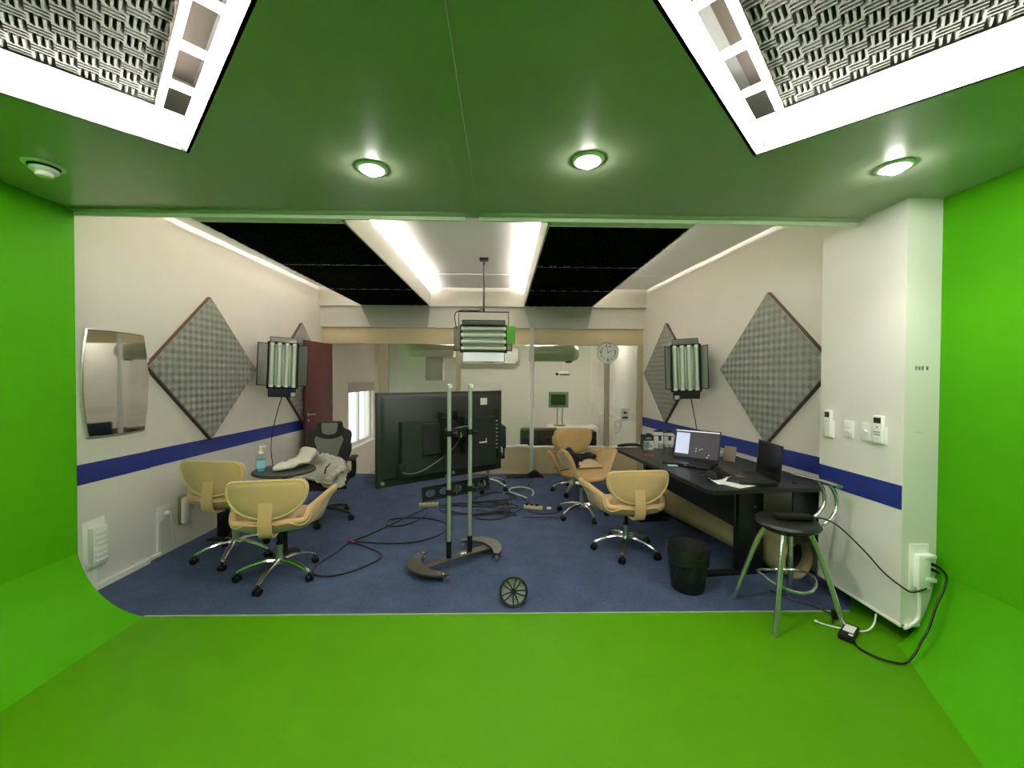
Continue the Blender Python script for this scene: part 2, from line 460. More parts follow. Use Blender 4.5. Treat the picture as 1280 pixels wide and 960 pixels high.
# white studio ceiling (three slightly stepped boards) and beam along the partition
b = B(); b.b2((-3.1, YC, ZH), (2.8, 4.64, 2.98)); b.b2((-3.1, 4.64, ZH + .006), (2.8, 5.36, 2.98)); b.b2((-3.1, 5.36, ZH), (2.8, YB + .1, 2.98))
struct('ceiling', b, M_ceil)
b = B(); b.b2((-2.9, 6.16, 2.58), (2.4, YB + .06, ZH)); struct('beam', b, M_white)
b = B(); b.b2((-2.9, YB - .05, 2.265), (2.4, YB + .06, 2.58)); struct('wall_back_upper', b, M_white)

# ------------------------------------------------------------------ foam
def foam_bm(w, h, tile, amp, base=0.02, per=3, seg=4):
    """wedge foam: tiles of three ridges, every other tile turned; lies in xy, ridges up +z, corner at origin"""
    nx, ny = max(1, round(w / tile)), max(1, round(h / tile)); k = per * seg
    NX, NY = nx * k, ny * k
    b = B(); bm = b.bm
    prof_ = [0.0] + [math.sin(PI * q / seg) ** 0.55 for q in range(1, seg)]
    def hgt(i, j):
        tx, ty = min(i // k, nx - 1), min(j // k, ny - 1)
        a = (i - tx * k) if (tx + ty) % 2 == 0 else (j - ty * k)
        c = (a % seg) / seg
        return base + amp * prof_[a % seg]
    top = [[bm.verts.new((w * i / NX, h * j / NY, hgt(i, j))) for j in range(NY + 1)] for i in range(NX + 1)]
    for i in range(NX):
        for j in range(NY): bm.faces.new([top[i][j], top[i + 1][j], top[i + 1][j + 1], top[i][j + 1]])
    edge = [top[i][0] for i in range(NX + 1)] + [top[NX][j] for j in range(1, NY + 1)] + [top[i][NY] for i in range(NX - 1, -1, -1)] + [top[0][j] for j in range(NY - 1, 0, -1)]
    low = [bm.verts.new((v.co.x, v.co.y, 0)) for v in edge]
    n = len(edge)
    for q in range(n): bm.faces.new([edge[q], low[q], low[(q + 1) % n], edge[(q + 1) % n]])
    bm.faces.new(low[::-1])
    return b

# ceiling diamonds: coffer sides, ladder frame, light strips, foam
def coffer(name_label, D0, mirror, strip_label, foam_label, smx):
    cx, cy = D0; h = DS / math.sqrt(2)
    # local frame: origin at the front corner, +x along the right-hand side (towards camera), +y along the left-hand side
    Mx = T(cx, cy, 0) @ RZ(-45) @ Matrix.Scale(1, 4)
    # +x -> (0.707,-0.707), local -y -> (-0.707,-0.707)
    def P(u, v): return (u, -v)
    root = thing('light_coffer', name_label, 'coffer', (cx, cy, ZC), -45)
    z1 = 0.14
    b = B(); t = .012
    b.b2((-t, -DS, 0), (0, t, z1)); b.b2((0, 0, 0), (DS + t, t, z1)); b.b2((DS, -DS - t, 0), (DS + t, 0, z1)); b.b2((-t, -DS - t, 0), (DS, -DS, z1))
    obj('side_board', b, M_trimw, root)
    b = B(); b.b2((-.03, -DS - .03, .33), (DS + .03, .03, .345)); obj('back_board', b, mat('dark_void_board', (.13, .105, .085, 1), .9), root)
    # ladder frame standing along one side
    b = B()
    g = .085
    if mirror:   # gap on the left-hand side of the right coffer (local x small)
        b.b2((g, -DS, z1 - .015), (g + .02, 0, z1 + .03))
        for k in range(6): b.b2((0, -.22 - .27 * k - .02, z1), (g, -.22 - .27 * k, z1 + .025))
        b.b2((0, -.014, z1 - .01), (DS, 0, z1 + .01))
    else:
        b.b2((0, -g - .02, z1 - .015), (DS, -g, z1 + .03))
        for k in range(6): b.b2((.22 + .27 * k, -g, z1), (.22 + .27 * k + .02, 0, z1 + .025))
        b.b2((0, -DS, z1 - .01), (.014, 0, z1 + .01))
    obj('ladder_frame', b, M_trimw, root)
    # light strips : visible long faces on the two front sides plus the two rear sides
    lr = thing('light_trough', strip_label, 'light', (cx, cy, ZC), -45, 'lit troughs around the ceiling diamonds')
    e = .012
    for lo, hi in (((0.02, -e, .004), (DS - .02, -.002, .122)), ((.002, -DS + .02, .004), (e, -.02, .122)),
                   ((DS - e, -DS + .02, .004), (DS - .002, -.02, .122)), ((.02, -DS + .002, .004), (DS - .02, -DS + e, .122))):
        b = B(); b.b2(lo, hi, bev=.003); obj('diffuser', b, M_trough, lr)
    b = B(); b.box((.03, -.03, .02), (.03, .03, .02), bev=.004); b.cyl((.03, -.03, .02), (.03, -.03, .08), .008); obj('tube_holder', b, M_white_pl, lr)
    # foam panel facing down
    if mirror: lo = (g + .02, -DS + .015); w, hh = DS - g - .04, DS - .03
    else: lo = (.015, -DS + .015); w, hh = DS - .03, DS - g - .04
    fb = foam_bm(w, hh, .056, .036, .012, 3, 3)
    # face down: flip about x
    M = T(lo[0], lo[1] + hh, z1 + .062) @ RX(180)
    fr = obj('foam_panel', fb, M_foam_grey, None, M, smooth=0)
    fr.location = (cx, cy, ZC); fr.rotation_euler = (0, 0, R(-45))
    tag(fr, foam_label, 'foam panel', 'grey foam panels in the ceiling diamonds')
    b = B(); b.b2((lo[0], lo[1], z1 + .063), (lo[0] + w, lo[1] + hh, z1 + .075)); obj('backing_board', b, M_trimw, fr)
coffer('white diamond coffer in the green ceiling above the smoke detector', DA, False,
       'bright white light trough edging the ceiling diamond above the smoke detector',
       'grey wedge foam panel in the ceiling diamond above the smoke detector', 1)
coffer('white diamond coffer in the green ceiling on the pillar side', DB, True,
       'bright white light trough edging the ceiling diamond on the pillar side',
       'grey wedge foam panel in the ceiling diamond on the pillar side', -1)

# downlights
def downlight(x, y, label, first=[None]):
    if first[0] is None:
        r = thing('downlight', label, 'ceiling light', (x, y, ZC), 0, 'round recessed downlights in the green ceiling')
        b = B(); b.lathe([(.046, -.002), (.058, -.010), (.070, -.008), (.076, -.003), (.076, 0), (.05, 0)], 32, cap=False); obj('trim_ring', b, M_white_pl, r)
        b = B(); b.lathe([(.0, -.036), (.018, -.033), (.032, -.024), (.040, -.008), (.04, .0)], 28, cap=True); obj('bulb', b, M_bulb, r)
        first[0] = r; return r
    return dup(first[0], (x, y, ZC), 0, label)
downlight(-.642, 1.992, 'small lit round downlight, dimmest, left of the ceiling batten')
downlight(.389, 1.886, 'bright round downlight just right of the green ceiling batten')
downlight(1.856, 1.897, 'bright round downlight near the white pillar top')
r = thing('smoke_detector', 'round white smoke detector under the green ceiling', 'smoke detector', (-2.218, 2.012, ZC))
b = B(); b.lathe([(.0, 0), (.075, 0), (.075, -.006), (.05, -.010), (.0, -.010)], 28, cap=False); obj('mounting_plate', b, M_white_pl, r)
b = B(); b.lathe([(.058, -.010), (.052, -.018), (.0, -.018)], 28, cap=False); obj('shadow_gap', b, M_black, r)
b = B(); b.lathe([(.050, -.018), (.052, -.030), (.044, -.036), (.0, -.036)], 28, cap=False); obj('housing', b, M_white_pl, r)
b = B(); b.lathe([(.032, -.036), (.032, -.050), (.026, -.056), (.0, -.056)], 28, cap=False); obj('sensor_cap', b, M_white_pl, r)

# ------------------------------------------------------------------ suspended baffles over the studio
def baffle(x0, x1, label, fl, groups):
    r = thing('acoustic_baffle', label, 'ceiling baffle', (0, 0, 2.58), 0, 'white suspended ceiling baffles')
    y0, y1 = YC + .03, 6.10
    b = B(); b.b2((x0, y0, .03), (x1, y1, .05)); b.b2((x0 - .014, y0, 0), (x0, y1, .215)); b.b2((x1, y0, 0), (x1 + .014, y1, .215))
    b.b2((x0 - .014, y0, 0), (x1 + .014, y0 + .3, .03))
    obj('box', b, M_white, r)
    # tapered drop towards the partition header
    t = .09
    b = B(); b.hexa([(x0 + .10, YB - .04, -.32), (x1 - .04, YB - .04, -.32), (x1 - .04, YB - .04, .0), (x0 + .10, YB - .04, .0),
                     (x0 - .014, 6.10, .0), (x1 + .014, 6.10, .0), (x1 + .014, 6.10, .2), (x0 - .014, 6.10, .2)])
    b.bm.free(); b = B()
    prof = [(6.10, 0.0), (YB - .055, -.315), (YB - .055, .0), (6.10, .20)]
    v = [(x0 - .014, 6.10, 0), (x1 + .014, 6.10, 0), (x1 + .014, 6.10, .20), (x0 - .014, 6.10, .20)]
    w_ = [(x0 + .10, YB - .052, -.31), (x1 - .03, YB - .052, -.31), (x1 + .014, YB - .052, .20), (x0 - .014, YB - .052, .20)]
    b.hexa(v + w_)
    obj('end_drop', b, mat('light_grey_plaster', rgb(206, 208, 198), .7), r)
    b = B(); b.b2((x0 + .05, y0 + .05, .185), (x0 + .08, y1 - .05, .203)); obj('cove_light', b, M_cove, r)
    b = B(); b.b2((x1 - .08, y0 + .05, .185), (x1 - .05, y1 - .05, .203)); obj('cove_light', b, M_cove, r)
    for yy in (y0 + .2, 5.6):
        b = B(); b.b2((x0 + .05, yy, .05), (x1 - .05, yy + .04, ZH - 2.58)); obj('hanger', b, M_trimw, r)
    for ys in (2.878, 3.939, 5.009, 6.092):
        b = B(); b.b2((x0, ys - .003, -.004), (x1, ys + .003, .03)); obj('seam_strip', b, M_trimw, r)
    ws = x1 - x0 - .004
    seams = [2.885, 3.945, 5.015, 6.095]
    for k in range(3):
        hh = seams[k + 1] - seams[k] - .012
        fb = foam_bm(ws, hh, .066, .024, .012, 3, 3)
        f = obj('black_foam_panel', fb, M_foam_black, None, RX(180), smooth=0)
        f.location = (x0 + .002, seams[k + 1] - .006, 2.58 + .029)
        tag(f, fl[k], 'foam panel', groups)
baffle(-2.127, -1.122, 'white baffle box hung over the seating side, above the maroon door',
       ['black foam panel on the seating side baffle, nearest the green ceiling', 'black foam panel on the seating side baffle, middle of three', 'black foam panel on the seating side baffle, nearest the glazed partition'],
       'black foam panels on the seating side baffle')
baffle(.322, 1.332, 'white baffle box hung over the desk side, toward the wall clock',
       ['black foam panel on the desk side baffle, nearest the green ceiling', 'black foam panel on the desk side baffle, middle of three', 'black foam panel on the desk side baffle, nearest the glazed partition'],
       'black foam panels on the desk side baffle')

# ------------------------------------------------------------------ diamond wall panels
def wall_diamond(loc, ang, label, side, first=[None]):
    """foam square standing on its corner; local +y points into the room"""
    if first[0] is None:
        r = thing('acoustic_panel', label, 'acoustic panel', loc, ang, 'grey foam diamonds on the studio walls')
        s = .95
        Mr = T(0, 0, 0) @ RX(-90) @ RZ(45) @ T(-s / 2, -s / 2, .018)
        obj('foam', foam_bm(s, s, .045, .0065, .022, 3, 3), M_foam_wall, r, Mr, smooth=0)
        b = B(); e = s / 2 + .006
        Mb = RX(-90) @ RZ(45)
        for lo, hi in (((-e, -e, 0), (e, -e + .012, .034)), ((-e, e - .012, 0), (e, e, .034)), ((-e, -e + .012, 0), (-e + .012, e - .012, .034)), ((e - .012, -e + .012, 0), (e, e - .012, .034))):
            b.b2(lo, hi, Mb)
        obj('frame', b, M_brown, r)
        b = B(); b.b2((-e + .01, -e + .01, .004), (e - .01, e - .01, .017), Mb); obj('backing', b, M_brown, r)
        first[0] = r; return r
    return dup(first[0], loc, ang, label)
aL = math.degrees(math.atan2(1, .0206)); aR = math.degrees(math.atan2(1, -.0792))
wall_diamond((xl(3.93), 3.93, 1.575), aL - 180, 'grey foam diamond on the white wall, beside the bulged mirror', 'L')
wall_diamond((xl(5.62), 5.62, 1.560), aL - 180, 'grey foam diamond half hidden behind the maroon door and a lamp', 'L')
wall_diamond((xr(3.58) , 3.58, 1.598), aR, 'grey foam diamond on the desk wall, next to the white pillar', 'R')
wall_diamond((xr(5.48), 5.48, 1.575), aR, 'grey foam diamond on the desk wall, toward the wall clock', 'R')

# ------------------------------------------------------------------ glazed partition
b = B(); b.b2((-2.79, YB, 2.015), (2.19, YB + .06, 2.265), bev=.004)
struct('trim_10', b, M_cream)
b = B(); b.b2((-2.79, YB - .006, 2.262), (2.19, YB, 2.275)); struct('trim_11', b, mat('dark_joint', rgb(96, 84, 60), .6))
for nm, x0, x1, z0 in (('trim_12', -1.925, -1.775, 0), ('trim_13', -.735, -.660, 0), ('trim_14', 1.590, 1.660, 0), ('trim_15', 2.105, 2.19, 0)):
    b = B(); b.b2((x0, YB, z0), (x1, YB + .06, 2.02), bev=.004); struct(nm, b, M_mull)
b = B(); b.b2((-2.79, YB, 0), (-2.66, YB + .06, 2.02)); struct('trim_16', b, M_mull)
b = B(); b.b2((.415, YB - .035, .0), (.475, YB - .002, 2.28), bev=.005)
tag(obj('cable_trunking', b, M_trimw), 'thin white vertical cable trunking on the glazed partition', 'trunking')
b = B(); b.b2((-1.775, YB + .01, 0), (2.105, YB + .05, .405)); struct('wall_back', b, M_cream)
b = B(); b.b2((-1.775, YB - .015, .405), (2.105, YB + .07, .435), bev=.004); struct('trim_17', b, M_trimw)
for k, (x0, x1) in enumerate(((-1.775, -.735), (-.660, 1.590), (1.660, 2.105))):
    b = B(); b.b2((x0, YB + .025, .435), (x1, YB + .035, 2.015))
    struct('window_%d' % (k + 1), b, M_glass)

# maroon door, swung open against the left wall
dl = thing('door', 'open maroon flush door folded back against the white wall', 'door', (-2.63, YB - .02, 0), 0)
hx, hy = -2.63, YB - .02; fx, fy = -2.702, 5.55
ang = math.degrees(math.atan2(fy - hy, fx - hx)); wd = math.hypot(fx - hx, fy - hy)
dl.location = (hx, hy, 0); dl.rotation_euler = (0, 0, R(ang)); dl['kind'] = 'thing'
b = B(); b.b2((0, -.018, .008), (wd, .018, 2.0), bev=.003); obj('leaf', b, M_door, dl)
b = B(); b.cyl((wd - .06, .018, .98), (wd - .06, .05, .98), .010); b.tube([(wd - .06, .05, .98), (wd - .075, .058, .98), (wd - .17, .058, .98)], .009, 10); b.cyl((wd - .06, .018, .98), (wd - .06, .024, .98), .024)
obj('lever_handle', b, M_steel, dl)
b = B(); b.cyl((wd - .06, .018, .90), (wd - .06, .026, .90), .016); obj('lock_cylinder', b, M_steel, dl)
for z in (.25, 1.0, 1.8):
    b = B(); b.cyl((0, .02, z), (0, .02, z + .09), .008); obj('hinge', b, M_steel, dl)

# ------------------------------------------------------------------ room behind the glass
FB = -0.5; YF = 8.75; ZB = 2.45
b = B(); b.b2((-3.0, YB + .06, FB - .1), (2.6, YF + .2, FB)); struct('floor_back', b, mat('pale_floor_tile', rgb(170, 165, 155), .4))
b = B(); b.b2((-3.0, YB + .06, ZB), (2.6, YF + .2, ZB + .1)); struct('ceiling_back', b, M_ceil)
b = B(); b.b2((-3.0, YF, FB), (2.6, YF + .15, ZB)); struct('wall_far', b, M_white)
b = B(); b.b2((2.19, YB + .06, FB), (2.4, YF, ZB)); struct('wall_right_back', b, M_white)
b = B(); b.b2((-3.0, YB + .02, FB), (2.4, YB + .06, 0)); struct('wall_step', b, M_white)
b = B(); b.b2((-3.0, YB + .06, 2.27), (2.4, YB + .10, ZB + .1)); struct('wall_header_back', b, M_white)
# left wall of the back room with a window opening
wx = -2.75; wy0, wy1, wz0, wz1 = 7.25, 8.60, .22, 1.38
b = B(); b.b2((wx - .2, YB + .06, FB), (wx, wy0, ZB)); b.b2((wx - .2, wy1, FB), (wx, YF, ZB)); b.b2((wx - .2, wy0, FB), (wx, wy1, wz0)); b.b2((wx - .2, wy0, wz1), (wx, wy1, ZB))
struct('wall_left_back', b, M_white)
wn = B(); fw = .05
for lo, hi in (((wx - .12, wy0, wz0), (wx - .06, wy1, wz0 + fw)), ((wx - .12, wy0, wz1 - fw), (wx - .06, wy1, wz1)), ((wx - .12, wy0, wz0 + fw), (wx - .06, wy0 + fw, wz1 - fw)), ((wx - .12, wy1 - fw, wz0 + fw), (wx - .06, wy1, wz1 - fw)),
               ((wx - .12, (wy0 + wy1) / 2 - .03, wz0 + fw), (wx - .06, (wy0 + wy1) / 2 + .03, wz1 - fw))):
    wn.b2(lo, hi, bev=.004)
wo = struct('window_4', wn, M_trimw)
b = B(); b.b2((wx - .092, wy0 + fw, wz0 + fw), (wx - .088, wy1 - fw, wz1 - fw)); obj('pane', b, M_glass, wo)
b = B(); b.b2((wx - .02, wy0 - .06, wz0 - .04), (wx + .05, wy1 + .06, wz0 - .01), bev=.006); obj('sill', b, M_trimw, wo)
b = B(); b.b2((wx - .05, wy0 - .02, wz1 - .16), (wx + .02, wy1 + .02, wz1 + .02), bev=.006); obj('shutter_box', b, mat('shutter_box_paint', rgb(190, 184, 172), .5), wo)
b = B(); b.box((wx - .05, wy0 + .08, .85), (.02, .02, .10), bev=.004); obj('latch', b, M_steel, wo)
# bright facade seen outside the window
b = B(); b.b2((-6.2, 6.5, -1.5), (-6.0, 15, 1.0)); b.b2((-6.25, 6.5, 1.0), (-6.2, 15, 1.1)); struct('wall_outside', b, mat('outside_render', (.85, .84, .86, 1), .8))
# soffit boxes hanging in the back room
b = B(); b.hexa([(-1.62, 6.9, 1.85), (-.86, 6.9, 1.85), (-.80, 7.6, 1.85), (-1.62, 7.6, 1.85), (-1.74, 6.9, 2.45), (-.76, 6.9, 2.45), (-.74, 7.6, 2.45), (-1.74, 7.6, 2.45)])
struct('beam_back_left', b, M_white)
b = B(); b.b2((-1.36, 7.1, 1.45), (-1.06, 7.35, 1.86), bev=.01); tag(obj('ceiling_bracket_box', b, M_white), 'grey box under the soffit behind the glass, left of the television poles', 'box')
b = B(); b.tube([(.45, 7.1, 1.94), (1.22, 7.1, 1.94)], .15, 28); b.tube([(1.22, 7.1, 1.94), (1.30, 7.1, 1.94), (1.34, 7.1, 1.94)], [.15, .12, .05], 28)
r = tag(obj('air_duct', b, mat('pale_green_metal', rgb(176, 188, 168), .35, .3)), 'pale rounded air duct under the ceiling behind the glass', 'duct')
b = B(); b.cyl((1.15, 7.1, 1.77), (1.15, 7.1, 1.80), .06, .05); obj('vent_cap', b, M_black, r)
r = thing('air_conditioner', 'white split air conditioner on the far wall behind the hanging lamp', 'air conditioner', (-.30, YF, 1.78))
b = B(); b.b2((-.62, -.22, .06), (.62, 0, .34), bev=.035); obj('body', b, M_white_pl, r)
b = B(); b.b2((-.56, -.225, .02), (.56, -.10, .07), bev=.012); obj('louvre', b, M_trimw, r)
b = B(); b.box((0, -.228, .045), (.22, .01, .012)); obj('display_strip', b, M_dark, r)
r = thing('wall_monitor', 'small monitor with green picture on a wall arm behind the glass', 'monitor', (1.14, 8.2, .90))
b = B(); b.b2((-.21, -.03, .0), (.19, .05, .32), bev=.012); obj('case', b, mat('grey_green_case', rgb(126, 138, 116), .5), r)
b = B(); b.b2((-.17, -.034, .05), (.13, -.029, .27)); obj('screen', b, mat('green_picture', rgb(38, 62, 30), .3, var=.7, vscale=14), r)
b = B(); b.cyl((-.03, .02, -.36), (-.03, .02, 0), .015); b.cyl((.07, .02, -.36), (.07, .02, 0), .015); b.b2((-.1, -.05, -.37), (.14, .09, -.355)); obj('stand', b, M_steel, r)
r = thing('cabinet', 'white low cabinet with a drawer behind the glass, under the small monitor', 'cabinet', (1.42, 8.1, FB))
b = B(); b.b2((-.48, -.02, 0), (.50, .6, 1.02), bev=.006); obj('body', b, M_trimw, r)
b = B(); b.b2((-.02, -.04, .78), (.46, -.021, .93), bev=.004); dr = obj('drawer', b, M_mull, r)
b = B(); b.tube([(.12, -.04, .86), (.12, -.06, .86), (.32, -.06, .86), (.32, -.04, .86)], .005, 6); obj('handle', b, M_steel, dr)
r = thing('hanging_camera', 'small white camera hanging on a thin rod behind the glass', 'camera', (1.17, 7.9, 1.60))
b = B(); b.box((0, 0, 0), (.20, .12, .06), bev=.02); obj('body', b, M_white_pl, r)
b = B(); b.cyl((.0, 0, .03), (.0, 0, ZB - 1.60), .008); obj('rod', b, M_white_pl, r)
b = B(); b.box((.03, -.02, -.035), (.18, .10, .02), bev=.004); obj('base_plate', b, M_black, r)
b = B(); b.sphere((-.12, -.03, -.02), .03); obj('lens', b, M_black, r)
b = B(); b.b2((.30, 6.86, FB + .6), (.98, 7.2, .62), bev=.05); b.cyl((.62, 7.05, FB), (.62, 7.05, FB + .65), .03); b.box((.62, 7.05, FB + .03), (.5, .5, .05), bev=.02)
tag(obj('dark_armchair', b, M_black), 'black chair back seen over the low partition, near the white trunking', 'chair')
r = thing('printer', 'dark desktop printer behind the glass beside the slim mullion', 'printer', (1.36, 6.75, .0))
b = B(); b.b2((-.22, 0, .28), (.22, .34, .60), bev=.02); obj('body', b, M_black, r)
b = B(); b.b2((-.14, -.03, .56), (.12, .2, .63), bev=.01); obj('paper_tray', b, M_white_pl, r)
b = B(); b.b2((-.28, -.05, -.5), (.28, .4, .28), bev=.01); obj('pedestal', b, M_white, r)
for k, (x, y, z, l) in enumerate(((-.72, 7.3, 2.40, 'lit round ceiling lamp behind the glass, left of the hanging lamp'), (.1, 7.5, 2.40, 'lit round ceiling lamp behind the glass, behind the hanging lamp'), (1.75, 7.4, 2.40, 'lit round ceiling lamp behind the glass, toward the wall clock'))):
    r = thing('ceiling_lamp', l, 'ceiling light', (x, y, z), 0, 'round lamps in the room behind the glass')
    b = B(); b.lathe([(.0, 0), (.13, .0), (.15, .03), (.15, .05), (0, .05)], 24, cap=False); obj('diffuser', b, M_backlamp, r)
    b = B(); b.lathe([(.152, .02), (.165, .02), (.165, .05), (.152, .05)], 24, cap=False); obj('rim', b, M_white_pl, r)
# small things along the partition ledge
b = B(); b.box((0, 0, .004), (.21, .10, .008), bev=.001); b.box((.03, .01, .012), (.16, .08, .008), RZ(8), bev=.001)
o = obj('paper_stack', b, M_paper); o.location = (.28, YB + .02, .436); tag(o, 'loose white papers on the low partition ledge beside the television', 'paper')
# notice and digit on the glass
b = B(); b.box((0, 0, 0), (.14, .002, .20)); o = obj('paper_notice', b, M_paper); o.location = (1.915, YB + .021, .93)
tag(o, 'white paper notice taped to the glass beside the desk', 'notice')
b = B(); b.box((0, -.0015, -.045), (.09, .001, .03)); b.box((0, -.0015, .03), (.05, .001, .03)); obj('print', b, M_print, o)
o = obj('glass_lettering', text_bm('9', .34, RX(90)), M_paper); o.location = (1.80, YB + .022, .72); tag(o, 'white figure 9 on the glass below the paper notice', 'lettering')

# wall clock
r = thing('wall_clock', 'round silver wall clock with black numerals on the partition frame', 'clock', (1.625, YB - .002, 1.90))
b = B(); b.lathe([(.0, 0), (.172, 0), (.176, .02), (.168, .034), (.156, .030), (.150, .016), (0, .016)], 48, RX(90), cap=False); obj('case', b, M_silver, r)
b = B(); b.lathe([(0, .017), (.150, .017), (.150, .0185), (0, .0185)], 48, RX(90), cap=False)
obj('dial', b, mat('brushed_dial', (.72, .74, .68, 1), .35, .55), r)
for k in range(1, 13):
    a = R(90 - 30 * k); big = k in (12, 3, 6, 9)
    t = text_bm(str(k), 0.095 if big else 0.055, T(math.cos(a) * .112, -.0195, math.sin(a) * .112) @ RX(90)); obj('numeral', t, M_print, r)
for nm, a, l, w in (('hour_hand', 62, .075, .008), ('minute_hand', -10, .11, .006)):
    b = B(); b.box((0, 0, l / 2 - .012), (w, .002, l), T(0, -.022, 0) @ RY(a)); obj(nm, b, M_print, r)
b = B(); b.cyl((0, -.018, 0), (0, -.025, 0), .008); obj('hub', b, M_print, r)

# ------------------------------------------------------------------ wall fittings
# bulged mirror
def mirror():
    yc, zc = 3.012, 1.448; w, h = .43, .75
    r = thing('mirror', 'bulge-sided mirror with a thin silver frame on the white wall', 'mirror', (xl(yc) + .017, yc, zc), aL - 180)
    def outline(s):
        P = []; n = 10; W, Hh, bu = w / 2 * s, h / 2 * s, .035 * s
        for k in range(n): t = -1 + 2 * k / n; P.append((W + bu * (1 - t * t), t * Hh))
        for k in range(n): t = 1 - 2 * k / n; P.append((t * W, Hh + .008 * (1 - t * t)))
        for k in range(n): t = 1 - 2 * k / n; P.append((-W - bu * (1 - t * t), t * Hh))
        for k in range(n): t = -1 + 2 * k / n; P.append((t * W, -Hh - .008 * (1 - t * t)))
        return P
    b = B(); b.layers(outline(1.0), [(1.0, 0), (1.0, .016), (.985, .020)]); obj('frame', b, M_silver, r, smooth=0)
    b = B(); b.layers(outline(1.0), [(.97, .019), (.97, .0215), (.962, .0225)]); obj('glass', b, M_mirror, r, smooth=0)
    b = B(); b.b2((-.245, .0005, -.42), (.29, .004, .40)); obj('backing_board', b, M_white, r)
mirror()

def on_left(y, z, off=0): return (xl(y) + off, y, z)
# outlet bank
r = thing('outlet_bank', 'white six-way outlet bank low on the wall beside the green cove', 'outlet', on_left(2.84, .335, .017), aL - 180)
b = B(); b.b2((-.075, 0, -.17), (.075, .012, .17), bev=.003); obj('plate', b, M_white_pl, r)
b = B(); b.b2((-.055, .012, -.14), (.045, .055, .12), bev=.004); obj('body', b, M_white_pl, r)
for k in range(6):
    b = B(); b.b2((-.045, .055, -.12 + .038 * k), (.035, .064, -.10 + .038 * k), bev=.002); obj('socket', b, M_trimw, r)
b = B(); b.b2((-.02, 0, -.33), (.015, .012, -.17), bev=.002); obj('conduit', b, M_trimw, r)
r = thing('wall_socket', 'white wall socket with a plug above a short vertical conduit', 'outlet', on_left(3.42, .355), aL - 180)
b = B(); b.b2((-.06, 0, -.06), (.06, .012, .06), bev=.004); obj('plate', b, M_white_pl, r)
b = B(); b.cyl((-.02, .012, -.005), (-.02, .05, -.005), .02, .016); obj('plug', b, M_white_pl, r)
b = B(); b.b2((.03, 0, -.34), (.06, .015, -.06), bev=.003); b.b2((.03, 0, -.345), (.13, .018, -.31), bev=.003); obj('conduit', b, M_trimw, r)
b = B(); b.tube(spline([(-.02, .05, -.005), (-.03, .05, -.1), (-.06, .03, -.25), (-.10, .02, -.33)]), .004, 6); obj('cord', b, M_white_pl, r)
r = thing('intercom_handset', 'slim cream intercom handset mounted low on the wall behind the tan chairs', 'intercom', on_left(3.60, .325), aL - 180)
b = B(); b.b2((-.05, 0, -.125), (.03, .03, .125), bev=.006); obj('base', b, mat('olive_grey_plastic', rgb(136, 132, 100), .5), r)
b = B(); b.b2((-.03, .03, -.115), (.035, .065, .115), bev=.012); obj('handset', b, M_white_pl, r)
r = thing('blank_plate', 'plain white blank plate behind the tan chair nearest the wall', 'wall plate', on_left(3.80, .36), aL - 180)
b = B(); b.b2((-.10, 0, -.07), (.06, .01, .07), bev=.003); obj('plate', b, M_white_pl, r)
b = B(); b.cyl((-.02, .009, 0), (-.02, .012, 0), .008); obj('screw', b, M_steel, r)

# pillar fittings: local +x = along the face towards the back (world +Y), local -y... face normal is -X
def on_pillar(y, z): return (XP, y, z)
def remote(name, y, z, w, h, label, seed):
    r = thing(name, label, 'remote control', on_pillar(y, z), 90)      # local +y -> world -x
    b = B(); b.b2((-w / 2 - .006, 0, -h / 2 - .008), (w / 2 + .006, .012, h * .1), bev=.003); obj('holder', b, M_white_pl, r)
    b = B(); b.b2((-w / 2, .008, -h / 2), (w / 2, .030, h / 2), bev=.006); obj('body', b, M_white_pl, r)
    b = B(); b.b2((-w / 2 + .008, .0295, h * .22), (w / 2 - .008, .0312, h * .42)); obj('display', b, M_dark, r)
    if seed:
        for i in range(3):
            for j in range(2):
                b = B(); b.b2((-.02 + .015 * i, .0295, -.02 - .015 * j), (-.01 + .015 * i, .032, -.012 - .015 * j)); obj('button', b, M_greyface, r)
    b = B(); b.cyl((0, .0295, h * .08), (0, .0325, h * .08), .005); obj('power_button', b, M_greyface, r)
remote('remote_control', 2.725, 1.20, .055, .185, 'slim white remote in a holder, at the desk edge of the pillar', 0)
remote('remote_control', 2.352, 1.205, .062, .165, 'white remote with large dark display, at the green wall edge of the pillar', 1)
def switch(y, label, dimmer):
    r = thing('light_switch', label, 'switch', on_pillar(y, 1.178), 90)
    b = B(); b.b2((-.036, 0, -.056), (.036, .009, .056), bev=.003); obj('plate', b, M_white_pl, r)
    if dimmer:
        b = B(); b.cyl((0, .008, 0), (0, .022, 0), .014, .012); obj('knob', b, M_trimw, r)
        b = B(); b.b2((-.018, .008, -.022), (.018, .011, .022), bev=.001); obj('insert', b, M_trimw, r)
    else:
        for k in (-1, 1):
            b = B(); b.b2((-.016, .008, k * .012 - .009), (.016, .013, k * .012 + .009), bev=.002); obj('rocker', b, M_trimw, r)
switch(2.576, 'white double rocker switch plate on the pillar', False)
switch(2.448, 'white switch plate with a round knob on the pillar', True)
